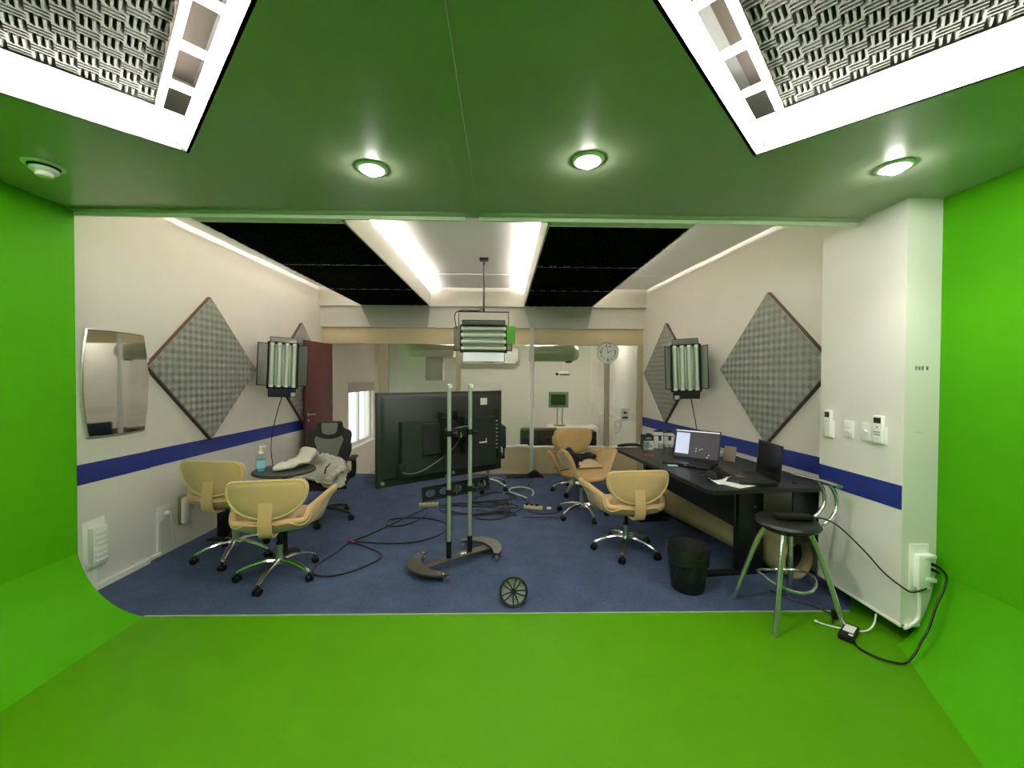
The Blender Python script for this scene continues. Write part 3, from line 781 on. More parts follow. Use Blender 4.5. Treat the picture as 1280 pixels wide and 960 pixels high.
# marks on the pillar's near face
for k, (x, l) in enumerate(((2.318, 'first'), (2.336, 'second'), (2.354, 'third'), (2.382, 'last, set apart'))):
    b = B(); w = .009
    b.b2((0, -.001, 0), (.003, 0, .022)); b.b2((.006, -.001, .0), (.009, 0, .022)); b.b2((0, -.001, .009 if k % 2 else .018), (.009, 0, .013 if k % 2 else .022))
    o = obj('wall_marking', b, M_print); o.location = (x - .004, Y0, 1.555)
    tag(o, 'tiny black mark on the pillar end, %s of four in a row' % l, 'wall mark', 'row of small black marks on the pillar end')
for k in range(3):
    b = B(); b.cyl((0, 0, 0), (0, -.001, 0), .003, seg=8); o = obj('screw_hole', b, M_greyface); o.location = (2.322 + .018 * k, Y0, 1.205)
    tag(o, 'tiny dark screw hole in the pillar end, one of three level holes', 'hole', 'row of three screw holes on the pillar end')
# socket box with plugs on the pillar end
r = thing('power_socket_box', 'white power socket box with plugs low on the pillar end', 'outlet', (2.345, Y0, .45), 0)
b = B(); b.b2((-.048, -.010, -.135), (.060, 0, .125), bev=.003); obj('plate', b, M_white_pl, r)
b = B(); b.b2((-.030, -.042, -.115), (.040, -.010, .075), bev=.005); obj('body', b, M_white_pl, r)
b = B(); b.b2((.00, -.050, .055), (.062, -.012, .078), bev=.004); obj('white_plug', b, M_white_pl, r)
for z in (.025, -.005):
    b = B(); b.tube([(.036, -.030, z), (.055, -.036, z - .004), (.08, -.045, z - .018)], [.011, .010, .006], 10); obj('black_plug', b, M_black, r)
b = B(); b.b2((.02, -.045, -.065), (.085, -.012, -.043), M=RY(12), bev=.004); obj('adapter_plug', b, M_white_pl, r)
b = B(); b.tube(spline([(.0, -.012, -.125), (.005, -.014, -.20), (0, -.014, -.29), (-.05, -.016, -.335), (-.085, -.02, -.345)]), .009, 8); obj('conduit', b, M_trimw, r)

# ------------------------------------------------------------------ fluorescent studio lamps
def studio_lamp(name, label, loc, rot, roll, door_l, door_r, door_t, door_b, tilt=0, group='four-tube studio lamps with barn doors'):
    """four tubes upright, front face = local -y, centre at the origin"""
    r = thing(name, label, 'studio lamp', loc, rot, group)
    Mr = RX(tilt) @ RY(roll)
    w, h, d = .30, .52, .09
    b = B(); b.b2((-w / 2, .012, -h / 2), (w / 2, d, h / 2), Mr, bev=.008)
    for s in (-1, 1): b.box((s * (w / 2 + .004), .02, 0), (.012, .06, h + .01), Mr, bev=.002); b.box((0, .02, s * h / 2), (w + .02, .06, .016), Mr, bev=.002)
    obj('housing', b, M_black, r)
    b = B(); b.grid(lambda u, v: ((u - .5) * (w - .02), -.004 + .014 * math.cos(u * 8 * PI), (v - .5) * (h - .03)), 48, 2, Mr, thick=.002); obj('reflector', b, M_reflector, r)
    for k in range(4):
        x = -w / 2 + w / 8 + k * w / 4
        b = B(); b.tube([Mr @ Vector((x, -.026, -h / 2 + .03)), Mr @ Vector((x, -.026, h / 2 - .03))], .019, 12); tb = obj('tube', b, M_tubeglass, r)
        for s in (-1, 1):
            b = B(); b.tube([Mr @ Vector((x, -.026, s * (h / 2 - .035))), Mr @ Vector((x, -.026, s * (h / 2 - .006)))], .0205, 12); obj('tube_socket', b, M_white_pl, tb)
            b = B(); b.box((x + w / 8, -.02, s * (h / 2 - .012)), (.012, .03, .022), Mr, bev=.002); obj('tube_clip', b, M_black, tb)
    def door(x, z, ww, hh, hinge, ang):
        b = B(); c = B()
        Md = Mr @ T(*hinge) @ ang @ T(x, 0, z)
        b.box((0, 0, 0), (ww - .012, .003, hh - .012), Md)
        for s in (-1, 1):
            c.box((s * (ww / 2 - .004), 0, 0), (.008, .008, hh), Md, bev=.001); c.box((0, 0, s * (hh / 2 - .004)), (ww, .008, .008), Md, bev=.001)
        o = obj('barn_door', b, M_barn, r); obj('door_rim', c, M_black, o)
    door(-.06, 0, .12, h * .92, (-w / 2, -.02, 0), RZ(door_l)); door(.06, 0, .12, h * .92, (w / 2, -.02, 0), RZ(-door_r))
    door(0, .05, w * .92, .10, (0, -.02, h / 2), RX(-door_t)); door(0, -.065, w * .92, .13, (0, -.02, -h / 2), RX(door_b))
    return r, Mr
# left wall lamp
p = Vector((-2.53, 4.70, 1.63))
r, Mr = studio_lamp('studio_lamp', 'four-tube lamp with barn doors on the white wall beside the maroon door', p, 28, 2, 35, 30, 45, 40, tilt=-4)
b = B(); b.tube([(0, .09, 0), (-.02, .16, 0), (-.10, .24, 0)], .014, 10); b.box((-.11, .25, 0), (.10, .02, .10), RZ(28), bev=.003); obj('wall_bracket', b, M_black, r)
b = B(); b.box((0, 0, 0), (.045, .004, .05), T(.10, -.05, -.335) @ RX(30)); obj('sticker', b, M_paper, r)
b = B(); b.tube(spline([(-2.56, 4.76, 1.32), (-2.62, 4.72, 1.05), (-2.64, 4.66, .8), (-2.60, 4.6, .55), (-2.45, 4.5, .12), (-2.4, 4.45, .012)], 8), .005, 6)
tag(obj('lamp_cord', b, M_black), 'thin black cord hanging from the wall lamp beside the maroon door', 'cord')
# right wall lamp
p = Vector((2.05, 4.50, 1.62))
r, Mr = studio_lamp('studio_lamp', 'four-tube lamp with barn doors on the desk wall, above the laptops', p, -21, -2, 55, 55, 40, 50, tilt=-3)
b = B(); b.tube([(0, .09, 0), (.03, .18, 0), (.05, .23, 0)], .014, 10); obj('wall_bracket', b, M_black, r)
b = B(); b.box((0, 0, 0), (.05, .004, .05), T(-.09, -.06, -.33) @ RX(35)); obj('sticker', b, M_paper, r)
b = B(); b.tube(spline([(2.12, 4.55, 1.36), (2.16, 4.52, 1.1), (2.19, 4.5, .9), (2.20, 4.48, .765)], 8), .005, 6)
tag(obj('lamp_cord', b, M_black), 'thin black cord hanging from the lamp above the laptops', 'cord')
# hanging lamp, tubes level
p = Vector((-.225, 4.62, 1.945))
r, Mr = studio_lamp('studio_lamp', 'four-tube lamp with level tubes hanging on a black rod from the ceiling', p, 2, 90, 70, 6, 48, 52, tilt=0)
b = B(); b.tube([(0, .02, .31), (0, .02, ZH - p.z - .01)], .012, 10); b.box((0, .02, ZH - p.z - .012), (.10, .10, .02), bev=.003); obj('ceiling_rod', b, M_black, r)
b = B(); b.tube([(-.285, .03, .02), (-.285, .03, .31), (.285, .03, .31), (.285, .03, .02)], .008, 8); obj('yoke', b, M_black, r)
b = B(); b.tube(spline([(0, .01, .36), (-.06, .01, .32), (-.26, .02, .32), (-.33, .03, .27), (-.31, .04, .12), (-.28, .05, .05)], 6), .006, 6); obj('cord', b, M_black, r)
b = B(); b.box((0, 0, 0), (.10, .002, .20), T(.31, -.055, .04) @ RZ(-25)); obj('green_sticker', b, mat('green_gel_sheet', (.06, .30, .01, 1), .5), r)

# ------------------------------------------------------------------ tan swivel chairs
def chair_base(r, rel, drop=0.0, leg_r=.275):
    """five chrome legs with castors; rel = angle of the first leg in the chair's own frame"""
    for k in range(5):
        a = R(rel + 72 * k); c, s_ = math.cos(a), math.sin(a)
        pts = [(c * q, s_ * q, z) for q, z in ((.02, .125), (.09, .128), (.17, .112), (leg_r - .035, .086), (leg_r, .068))]
        b = B(); b.tube(spline(pts, 3), [.024, .023, .022, .021, .020, .019, .018, .017, .016, .0155, .015, .014, .012], 8, flat=.7)
        lg = obj('base_leg', b, M_chrome, r)
        b = B(); Mw = T(c * leg_r, s_ * leg_r, .027) @ RZ(rel + 72 * k + 65)
        for q in (-.014, .014): b.lathe([(.0, -.010), (.022, -.010), (.027, -.006), (.027, .006), (.022, .010), (.0, .010)], 16, Mw @ T(q, 0, 0) @ RY(90), cap=False)
        b.box((0, 0, .012), (.018, .03, .04), Mw, bev=.005)
        obj('castor', b, M_blackg, lg)
def tan_chair(label, loc, face, star, lift=0.0, slim=1.0, group='tan suede swivel chairs'):
    rot = face - 90
    r = thing('swivel_chair', label, 'chair', loc, rot, group)
    chair_base(r, star - rot)
    b = B(); b.lathe([(.028, .10), (.030, .115), (.024, .14), (.024, .235 + lift * .5)], 18, cap=True); obj('column_sleeve', b, M_steel, r)
    b = B(); b.lathe([(.026, .23 + lift * .5), (.026, .245 + lift * .5), (.016, .25 + lift * .5), (.016, .37 + lift)], 16); obj('gas_lift', b, M_black, r)
    b = B(); b.b2((-.09, -.10, .362 + lift), (.09, .10, .385 + lift), bev=.006); b.tube([(.08, .02, .365 + lift), (.20, .02, .355 + lift), (.26, .02, .345 + lift)], .006, 8); obj('seat_plate', b, M_black, r)
    z0 = .405 + lift
    def sm(t): t = max(0, min(1, t)); return t * t * (3 - 2 * t)
    def shell(u, v):
        q = 2 * u - 1; a = abs(q); sg = 1 if q >= 0 else -1
        pan = .200; k = .50
        hw = .86 + .14 * sm(v / .45)
        h = .112 + .060 * sm((v - .10) / .60)
        if a <= k: x = pan * a / k; z = .014 * (a / k) ** 2 - .014
        else:
            t = (a - k) / (1 - k)
            x = pan + .062 * (1 - (1 - t) ** 2.4) + .070 * t ** 3.2 * sm((v - .2) / .6)
            z = h * t ** 1.35
        y = -.235 + .49 * v + .075 * (1 - v) * a ** 2.2 - .02 * v * a ** 3
        # front lip rolls down
        if v > .80: z -= .085 * ((v - .80) / .20) ** 2 * (1 - sm((a - .45) / .30))
        # rear edge turns up to the backrest
        if v < .22: z += .075 * (1 - v / .22) ** 2 * (1 - sm((a - .35) / .5))
        return (sg * x * hw * slim, y, z0 + z)
    b = B(); b.grid(shell, 44, 26, thick=.040)
    dn = Vector((0, 0, -.018))
    rim = [Vector(shell(0, v / 24)) for v in range(25)] + [Vector(shell(u / 30, 1)) for u in range(1, 31)] + [Vector(shell(1, v / 24)) for v in range(23, -1, -1)] + [Vector(shell(u / 30, 0)) for u in range(29, 0, -1)]
    rim = [p + Vector((math.copysign(.014, p.x) if abs(p.x) > .19 * slim else 0, 0, -.004 if abs(p.x) > .19 * slim else -.018)) for p in rim]
    for _ in range(2): rim = [(rim[i - 1] + rim[i] * 2 + rim[(i + 1) % len(rim)]) / 4 for i in range(len(rim))]
    b.tube(rim, .0225, 10, closed=True); obj('seat_shell', b, M_tan, r, smooth=60)
    b = B()
    def cush(u, v):
        x = (u - .5) * .37 * slim; y = -.17 + .385 * v
        e = max(abs(2 * u - 1), abs(2 * v - 1))
        return (x * (.92 + .08 * v), y, z0 + .005 + .05 * (1 - e ** 5))
    b.grid(cush, 16, 16, thick=.012); obj('seat_cushion', b, M_tan2, r, smooth=60)
    # half moon backrest
    O = []
    W, zt, zb = .262 * (.45 + .55 * slim), .755 + lift, .475 + lift
    for k in range(9):  # lower curve from right to left
        pass
    n = 22
    for k in range(n + 1):
        a = -PI * k / n
        O.append((W * math.cos(a), zb + .20 + .0 + (.20 if True else 0) * math.sin(a)))
    # O runs from (+W, mid) through bottom to (-W, mid); add the upper rounded corners and flat top
    zm = zb + .20
    up = []
    for k in range(7):
        a = PI - (PI / 2) * k / 6; up.append((-W + .055 + .055 * math.cos(a), zt - .055 + .055 * math.sin(a)))
    for k in range(1, 8): t = k / 8; up.append((-W + .055 + (2 * W - .11) * t, zt + .006 * math.sin(PI * t)))
    for k in range(7):
        a = PI / 2 - (PI / 2) * k / 6; up.append((W - .055 + .055 * math.cos(a), zt - .055 + .055 * math.sin(a)))
    O += up
    def bend(bm):
        for v in bm.verts:
            z = v.co.z - zb
            v.co.y = v.co.y - .235 - .10 * z + .45 * v.co.x ** 2
    b = B(); b.layers(O, [(.55, .030), (.80, .028), (.93, .022), (.985, .010), (1, 0), (.985, -.012), (.95, -.020), (.935, -.018), (.88, -.026), (.6, -.028)]); bend(b.bm)
    bk = obj('backrest', b, M_tan, r, smooth=60)
    cx = sum(p[0] for p in O) / len(O); cz = sum(p[1] for p in O) / len(O)
    b = B(); b.tube([(cx + (p[0] - cx) * .95, -.021, cz + (p[1] - cz) * .94) for p in O], .0085, 6, closed=True); bend(b.bm); obj('piping', b, M_piping, bk)
    b = B()
    pts = [(0, -.262, .60 + lift), (0, -.282, .50 + lift), (0, -.284, .44 + lift), (0, -.270, .385 + lift), (0, -.225, .362 + lift), (0, -.10, .360 + lift)]
    P = spline(pts, 4)
    def strap(u, v):
        i = v * (len(P) - 1); i0 = int(min(i, len(P) - 2)); q = P[i0].lerp(P[i0 + 1], i - i0)
        return ((u - .5) * .085, q.y, q.z)
    b.grid(strap, 4, 20, thick=.014); obj('back_strap', b, M_tan, r, smooth=50)
    return r
tan_chair('tan suede swivel chair nearest the black wastebasket, back turned', (1.073, 3.469, .003), 95, -113)
tan_chair('tan suede swivel chair in front at the round table, back turned', (-1.67, 3.048, .003), 101, -162, .03)
tan_chair('tan suede swivel chair close to the white wall with outlets', (-2.221, 3.396, .003), 84, -148, .09)
tan_chair('tan suede swivel chair with a black garment on its seat', (.86, 4.357, .003), -76, -145, .165, .80)
tan_chair('tan suede swivel chair mostly hidden behind the one holding the black garment', (.93, 5.247, .003), -90, 168, -.02)

# black garment on the seat
def garment():
    b = B()
    # chair frame: +y towards the viewer, +x to the viewer's left
    def f(u, v):
        x = .205 - .40 * u; y = -.16 + .40 * v
        z = z0g + .03 * noise.noise((u * 4, v * 4, 2)) + .016
        z += .085 * math.exp(-((u - .22) ** 2) / .02 - ((v - .25) ** 2) / .12)      # bunched up against the left wing
        if u < .20: z -= .02 * ((.20 - u) / .20)
        y2 = y + .02 * math.sin(4 * u)
        lim = .25 - .30 * u + .02 * math.sin(9 * u)                                   # slanting front edge
        y2 = -.16 + (lim + .16) * v
        if v > .8 and u < .35: z -= .05 * ((v - .8) / .2)
        return (x, y2, z)
    z0g = .405 + .155 + .058
    b.grid(f, 22, 14, thick=.012)
    o = obj('black_garment', b, M_jacket_b, smooth=60)
    o.location = (.86, 4.357, .003); o.rotation_euler = (0, 0, R(-76 - 90))
    return tag(o, 'black garment crumpled on the seat of a tan chair', 'garment')
garment()

# chrome based office chair behind the television
r = thing('task_chair', 'dark blue office chair on a chrome base, hidden behind the television', 'chair', (-.20, 5.45, .003), 100)
chair_base(r, 12)
b = B(); b.lathe([(.026, .1), (.026, .24), (.016, .25), (.016, .43)], 16); obj('gas_lift', b, M_steel, r)
b = B(); b.b2((-.2, -.2, .43), (.2, .2, .49), bev=.025); obj('seat', b, mat('dark_blue_fabric', rgb(24, 40, 66), .9), r)
b = B(); b.b2((-.17, -.22, .56), (.17, -.17, .86), bev=.022); b.box((0, -.215, .50), (.05, .02, .2), bev=.004); obj('backrest', b, bpy.data.materials['dark_blue_fabric'], r)

# ------------------------------------------------------------------ black and grey gaming chair
def gaming_chair():
    rot = -78 - 90
    r = thing('mesh_chair', 'black office chair with grey mesh panels under a grey jacket', 'chair', (-1.875, 4.278, .003), rot)
    for k in range(5):
        a = R(-80 + 72 * k - rot); c, s_ = math.cos(a), math.sin(a); L_ = .295
        b = B(); b.tube([(c * .02, s_ * .02, .13), (c * .15, s_ * .15, .115), (c * (L_ - .01), s_ * (L_ - .01), .075)], [.030, .025, .017], 8, flat=.7); lg = obj('base_leg', b, M_black, r)
        b = B(); Mw = T(c * L_, s_ * L_, .028) @ RZ(math.degrees(a) + 50)
        for q in (-.015, .015): b.lathe([(.0, -.010), (.024, -.010), (.028, -.006), (.028, .006), (.024, .010), (.0, .010)], 16, Mw @ T(q, 0, 0) @ RY(90), cap=False)
        b.box((0, 0, .015), (.02, .03, .045), Mw, bev=.005); obj('castor', b, M_black, lg)
    b = B(); b.lathe([(.028, .10), (.028, .25), (.018, .26), (.018, .39)], 16); obj('gas_lift', b, M_black, r)
    b = B()
    def seat(u, v):
        e = max(abs(2 * u - 1) ** 3, abs(2 * v - 1) ** 3)
        z = .475 - .035 * e + .012 * (2 * u - 1) ** 2
        if v > .85: z -= .05 * ((v - .85) / .15) ** 2
        return ((u - .5) * .50, -.22 + .48 * v, z)
    b.grid(seat, 18, 18, thick=.075); obj('seat', b, M_blackm, r, smooth=60)
    # backrest: shaped outline, narrower at the waist, shoulder flare, rounded head
    half = [(.10, .46), (.165, .50), (.205, .58), (.235, .70), (.225, .77), (.232, .85), (.215, .895), (.165, .915), (.135, .94), (.125, .985), (.10, 1.00)]
    hp = spline([(p[0], 0, p[1]) for p in half], 3)
    O = [(p.x, p.z) for p in hp] + [(-p.x, p.z) for p in reversed(hp)]
    def bend(bm, back=-.22):
        for v in bm.verts: v.co.y = v.co.y + back - .16 * (v.co.z - .5) + .5 * v.co.x ** 2
    b = B(); b.layers(O, [(.92, -.035), (1, -.02), (1, .018), (.94, .034)]); bend(b.bm); bk = obj('backrest', b, M_blackm, r, smooth=50)
    # grey mesh inserts, front face
    O2 = [(.075, .885), (.08, .92), (.085, .965), (.078, .985), (-.078, .985), (-.085, .965), (-.08, .92), (-.075, .885), (-.05, .862), (0, .855), (.05, .862)]
    b = B(); b.layers(O2, [(1, .030), (1, .0385), (.9, .0415)]); bend(b.bm); obj('head_mesh', b, M_grey_mesh, bk)
    O3 = [(.135, .845), (.15, .80), (.115, .70), (.085, .60), (.08, .52), (-.08, .52), (-.085, .60), (-.115, .70), (-.15, .80), (-.135, .845), (-.09, .825), (-.04, .812), (.04, .812), (.09, .825)]
    b = B(); b.layers(O3, [(1, .030), (1, .0385), (.95, .041)]); bend(b.bm); obj('back_mesh', b, M_grey_mesh, bk)
    for s in (-1, 1):
        b = B(); b.tube(spline([(s * .20, .0, .44), (s * .275, .0, .45), (s * .29, -.01, .52), (s * .285, -.02, .625)], 4), .016, 8, flat=1.6); ar = obj('armrest', b, M_black, r)
        b = B(); b.b2((s * .285 - .035, -.12, .622), (s * .285 + .035, .12, .650), bev=.010); obj('arm_pad', b, mat('dark_brown_pad', (.030, .024, .020, 1), .5), ar)
    return r
gaming_chair()

def jacket():
    r = thing('jacket', 'crumpled light grey jacket with a dark zip over the mesh chair', 'jacket', (-1.875, 4.278, .003), -168)
    # local: chair faces +y ; camera sees +y side. local +x is the viewer's left
    def f(u, v):
        x = -.24 + .50 * u; y = -.13 + .44 * v
        base = .505 + .15 * math.exp(-((u - .45) ** 2) / .10 - ((v - .35) ** 2) / .14)
        n1 = noise.noise((u * 4.5 + v * 2, v * 3.2 - u, 1.7)); n2 = abs(noise.noise((u * 7 - v * 5, v * 6, 5.1)))
        n3 = abs(noise.noise((u * 11 + v * 7, v * 9 - u * 4, 8.3)))
        z = base + .05 * n1 + .07 * (0.5 - n2) + .035 * (.4 - n3)
        if v > .8:
            t = (v - .8) / .2; z -= .16 * t ** 1.5 * (0.55 + .45 * math.sin(u * 7)); y -= .05 * t
        e = max(0, abs(2 * u - 1) - .75) / .25
        z -= .05 * e * e
        return (x, y, z)
    b = B(); b.grid(f, 44, 36, thick=.016); obj('body', b, M_jacket, r, smooth=70)
    # sleeve thrown over the arm rest towards the table
    Wi = (T(-1.875, 4.278, .003) @ RZ(-168)).inverted()
    P = spline([Wi @ Vector(q) for q in ((-1.90, 4.10, .66), (-1.86, 3.92, .77), (-1.79, 3.72, .80), (-1.74, 3.54, .775), (-1.78, 3.40, .765), (-1.86, 3.30, .755))], 6)
    rr = [.085 - .040 * i / (len(P) - 1) + .008 * math.sin(i * 1.7) for i in range(len(P))]; rr[-1] = .030
    b = B(); b.tube(P, rr, 14, flat=.6)
    for v in b.bm.verts:
        v.co += Vector((noise.noise(v.co * 14), noise.noise(v.co * 14 + Vector((5, 2, 1))), noise.noise(v.co * 14 + Vector((1, 7, 3))))) * .022
    obj('sleeve', b, M_jacket, r, smooth=70)
    P = spline([(-.20, .23, .575), (-.15, .30, .54), (-.11, .33, .50), (-.10, .335, .455)], 5)
    b = B(); b.tube(P, [.05 + .01 * math.sin(i * 1.9) for i in range(len(P))], 12, flat=.7)
    for v in b.bm.verts: v.co += Vector((noise.noise(v.co * 16), noise.noise(v.co * 16 + Vector((5, 2, 1))), 0)) * .012
    obj('sleeve', b, M_jacket, r, smooth=70)
    zp = [Vector(f(u, v)) + Vector((0, 0, .004)) for u, v in ((.62, .05), (.52, .12), (.40, .25), (.33, .42), (.33, .6), (.36, .78), (.38, .9))]
    b = B(); b.tube(spline(zp, 5), .007, 6); obj('zip', b, M_black, r)
jacket()

# ------------------------------------------------------------------ round table, sanitizer, post
r = thing('round_table', 'small round dark grey table behind the front tan chair', 'table', (-1.84, 3.44, .003))
b = B(); b.lathe([(0, .692), (.230, .692), (.24, .698), (.24, .712), (.233, .718), (0, .718)], 48, cap=False); obj('tabletop', b, mat('dark_grey_laminate', rgb(62, 62, 58), .5), r)
b = B(); b.lathe([(.030, .02), (.020, .05), (.020, .66), (.09, .692)], 24); obj('pedestal', b, M_black, r)
b = B(); b.lathe([(0, 0), (.115, 0), (.115, .010), (.05, .024), (0, .024)], 36, cap=False); obj('foot', b, M_black, r)
r = thing('sanitizer_bottle', 'pump bottle of blue hand sanitizer on the round table', 'bottle', (-1.99, 3.36, .721))
b = B(); b.lathe([(0, .002), (.030, .002), (.031, .01), (.031, .075), (0, .075)], 24, cap=False); obj('gel', b, M_gel, r)
b = B(); b.lathe([(0, 0), (.036, 0), (.038, .006), (.038, .115), (.032, .13), (.016, .142), (.016, .15)], 24, cap=False); obj('bottle', b, M_clear, r)
b = B(); b.lathe([(.018, .145), (.018, .165), (.007, .168), (.007, .195), (.012, .198), (.012, .208), (0, .21)], 16); b.box((.02, 0, .203), (.045, .014, .010), bev=.004); obj('pump', b, M_white_pl, r)
b = B(); b.lathe([(.0385, .03), (.0387, .03), (.0387, .095), (.0385, .095)], 24, cap=False); obj('label_band', b, mat('pale_blue_label', rgb(150, 205, 215), .5), r)
r = thing('pedestal_stand', 'black square pedestal stand by the white wall behind a tan chair', 'stand', (-2.60, 3.80, .003))
b = B(); b.b2((-.09, -.09, 0), (.09, .09, .02), bev=.006); obj('foot', b, M_black, r)
b = B(); b.b2((-.035, -.035, .02), (.04, .04, .60), bev=.004); obj('post', b, M_black, r)
b = B(); b.b2((-.12, -.12, .60), (.12, .12, .62), bev=.004); obj('top_plate', b, M_black, r)

# ------------------------------------------------------------------ television and its stand
A_TV = 36.95
def holed_plate(b, w, h, n, t, M):
    cw = w / n; S = 24
    for k in range(n):
        cx = -w / 2 + cw * (k + .5)
        rect = []; ell = []
        for q in range(S):
            a = 2 * PI * (q + .5) / S; c, s_ = math.cos(a), math.sin(a)
            m = max(abs(c) / (cw / 2), abs(s_) / (h / 2)); rect.append((cx + c / m, s_ / m)); ell.append((cx + c * cw * .36, s_ * h * .30))
        for y in (-t / 2, t / 2):
            ro = [b.bm.verts.new(M @ Vector((p[0], y, p[1]))) for p in rect]; ri = [b.bm.verts.new(M @ Vector((p[0], y, p[1]))) for p in ell]
            for q in range(S): b.bm.faces.new([ro[q], ro[(q + 1) % S], ri[(q + 1) % S], ri[q]])
            if y < 0: f0 = ri
            else:
                for q in range(S): b.bm.faces.new([f0[q], f0[(q + 1) % S], ri[(q + 1) % S], ri[q]])
    b.box((0, 0, h / 2 + .004), (w, t * 3, .008), M); b.box((0, 0, -h / 2 - .004), (w, t * 3, .008), M)
    for s_ in (-1, 1): b.box((s_ * (w / 2 + .004), 0, 0), (.008, t * 3, h + .016), M)
def tv_stand():
    r = thing('television_stand', 'twin-pole television floor stand on curved dark feet', 'stand', (-.343, 3.218, .003), A_TV)
    for s in (-1, 1):
        b = B(); b.cyl((s * .096, 0, .20), (s * .096, 0, 1.44), .0165, seg=18); pl = obj('pole', b, M_pole, r)
        b = B(); b.cyl((s * .096, 0, .075), (s * .096, 0, .215), .0205, seg=18); obj('pole_sleeve', b, M_black, pl)
        b = B(); b.cyl((s * .096, -.012, 1.43), (s * .096, -.024, 1.43), .016); b.sphere((s * .096, 0, 1.44), (.0175, .0175, .008)); obj('pole_cap', b, M_white_pl, pl)
        for z in (.60, 1.06):
            b = B(); b.cyl((s * .096, 0, z - .022), (s * .096, 0, z + .022), .026, seg=18); b.cyl((s * .096 + .02, -.02, z), (s * .096 + .045, -.045, z), .013, .016); obj('clamp', b, M_black, pl)
    # cross bar, arched
    P = spline([(-.33, .03, .05), (-.18, .0, .068), (0, -.01, .075), (.18, .0, .068), (.31, .03, .05)], 5)
    def bar(u, v):
        i = v * (len(P) - 1); i0 = int(min(i, len(P) - 2)); q = P[i0].lerp(P[i0 + 1], i - i0)
        return (q.x, q.y + (u - .5) * .085, q.z)
    b = B(); b.grid(bar, 4, 24, thick=.012); obj('cross_bar', b, M_base, r)
    b = B(); b.box((-.19, -.01, .071), (.07, .02, .003), bev=.001); obj('slot', b, M_steel, r)
    b = B(); b.b2((.00, -.03, .075), (.055, .02, .090), bev=.004); b.b2((.075, -.04, .072), (.12, -.02, .082), bev=.003); obj('bracket', b, M_chrome, r)
    for s in (-1, 1):
        cx, cy, rad = s * .110, .040, .238
        a0, a1 = (105, 248) if s < 0 else (75, -50)
        def foot(u, v):
            a = R(a0 + (a1 - a0) * v); w = .022 + .036 * math.sin(PI * v)
            q = rad + (u - .5) * 2 * w
            return (cx + q * math.cos(a), cy + q * math.sin(a) * .98, .058 + .010 * math.sin(PI * v))
        b = B(); b.grid(foot, 6, 26, thick=.013); ft = obj('foot', b, M_base, r, smooth=50)
        for v in (.03, .97):
            p = foot(.5, v); b = B()
            for q in (-.012, .012): b.lathe([(0, -.008), (.016, -.008), (.019, -.004), (.019, .004), (.016, .008), (0, .008)], 14, T(p[0], p[1], .0195) @ RZ(40) @ T(q, 0, 0) @ RY(90), cap=False)
            b.cyl((p[0], p[1], .02), (p[0], p[1], .06), .010); obj('castor', b, M_steel, ft)
        for v in (.12, .2, .88, .94):
            p = foot(.5, v); b = B(); b.sphere((p[0], p[1], p[2]), (.008, .008, .005)); obj('bolt', b, M_chrome, ft)
    b = B(); holed_plate(b, .60, .095, 5, .006, T(.016, .065, .598) @ RX(-8)); sh = obj('shelf_bracket', b, M_black, r)
    b = B(); b.cyl((.0, .062, .598), (.0, .042, .598), .030, .026, seg=20); obj('round_knob', b, M_base, sh)
    b = B(); b.b2((-.13, .01, 1.02), (.13, .05, 1.10), bev=.006); b.b2((-.11, .04, .88), (-.07, .118, 1.18), bev=.004); b.b2((.07, .04, .88), (.11, .118, 1.18), bev=.004)
    obj('mount_plate', b, M_black, r)
    b = B(); b.tube(spline([(-.02, -.01, 1.10), (.03, -.03, 1.11), (.07, -.02, 1.10)]), .006, 6); b.tube([(.0, -.012, 1.06), (.0, -.02, 1.02)], .006, 6); obj('lock_lever', b, M_chrome, r)
tv_stand()
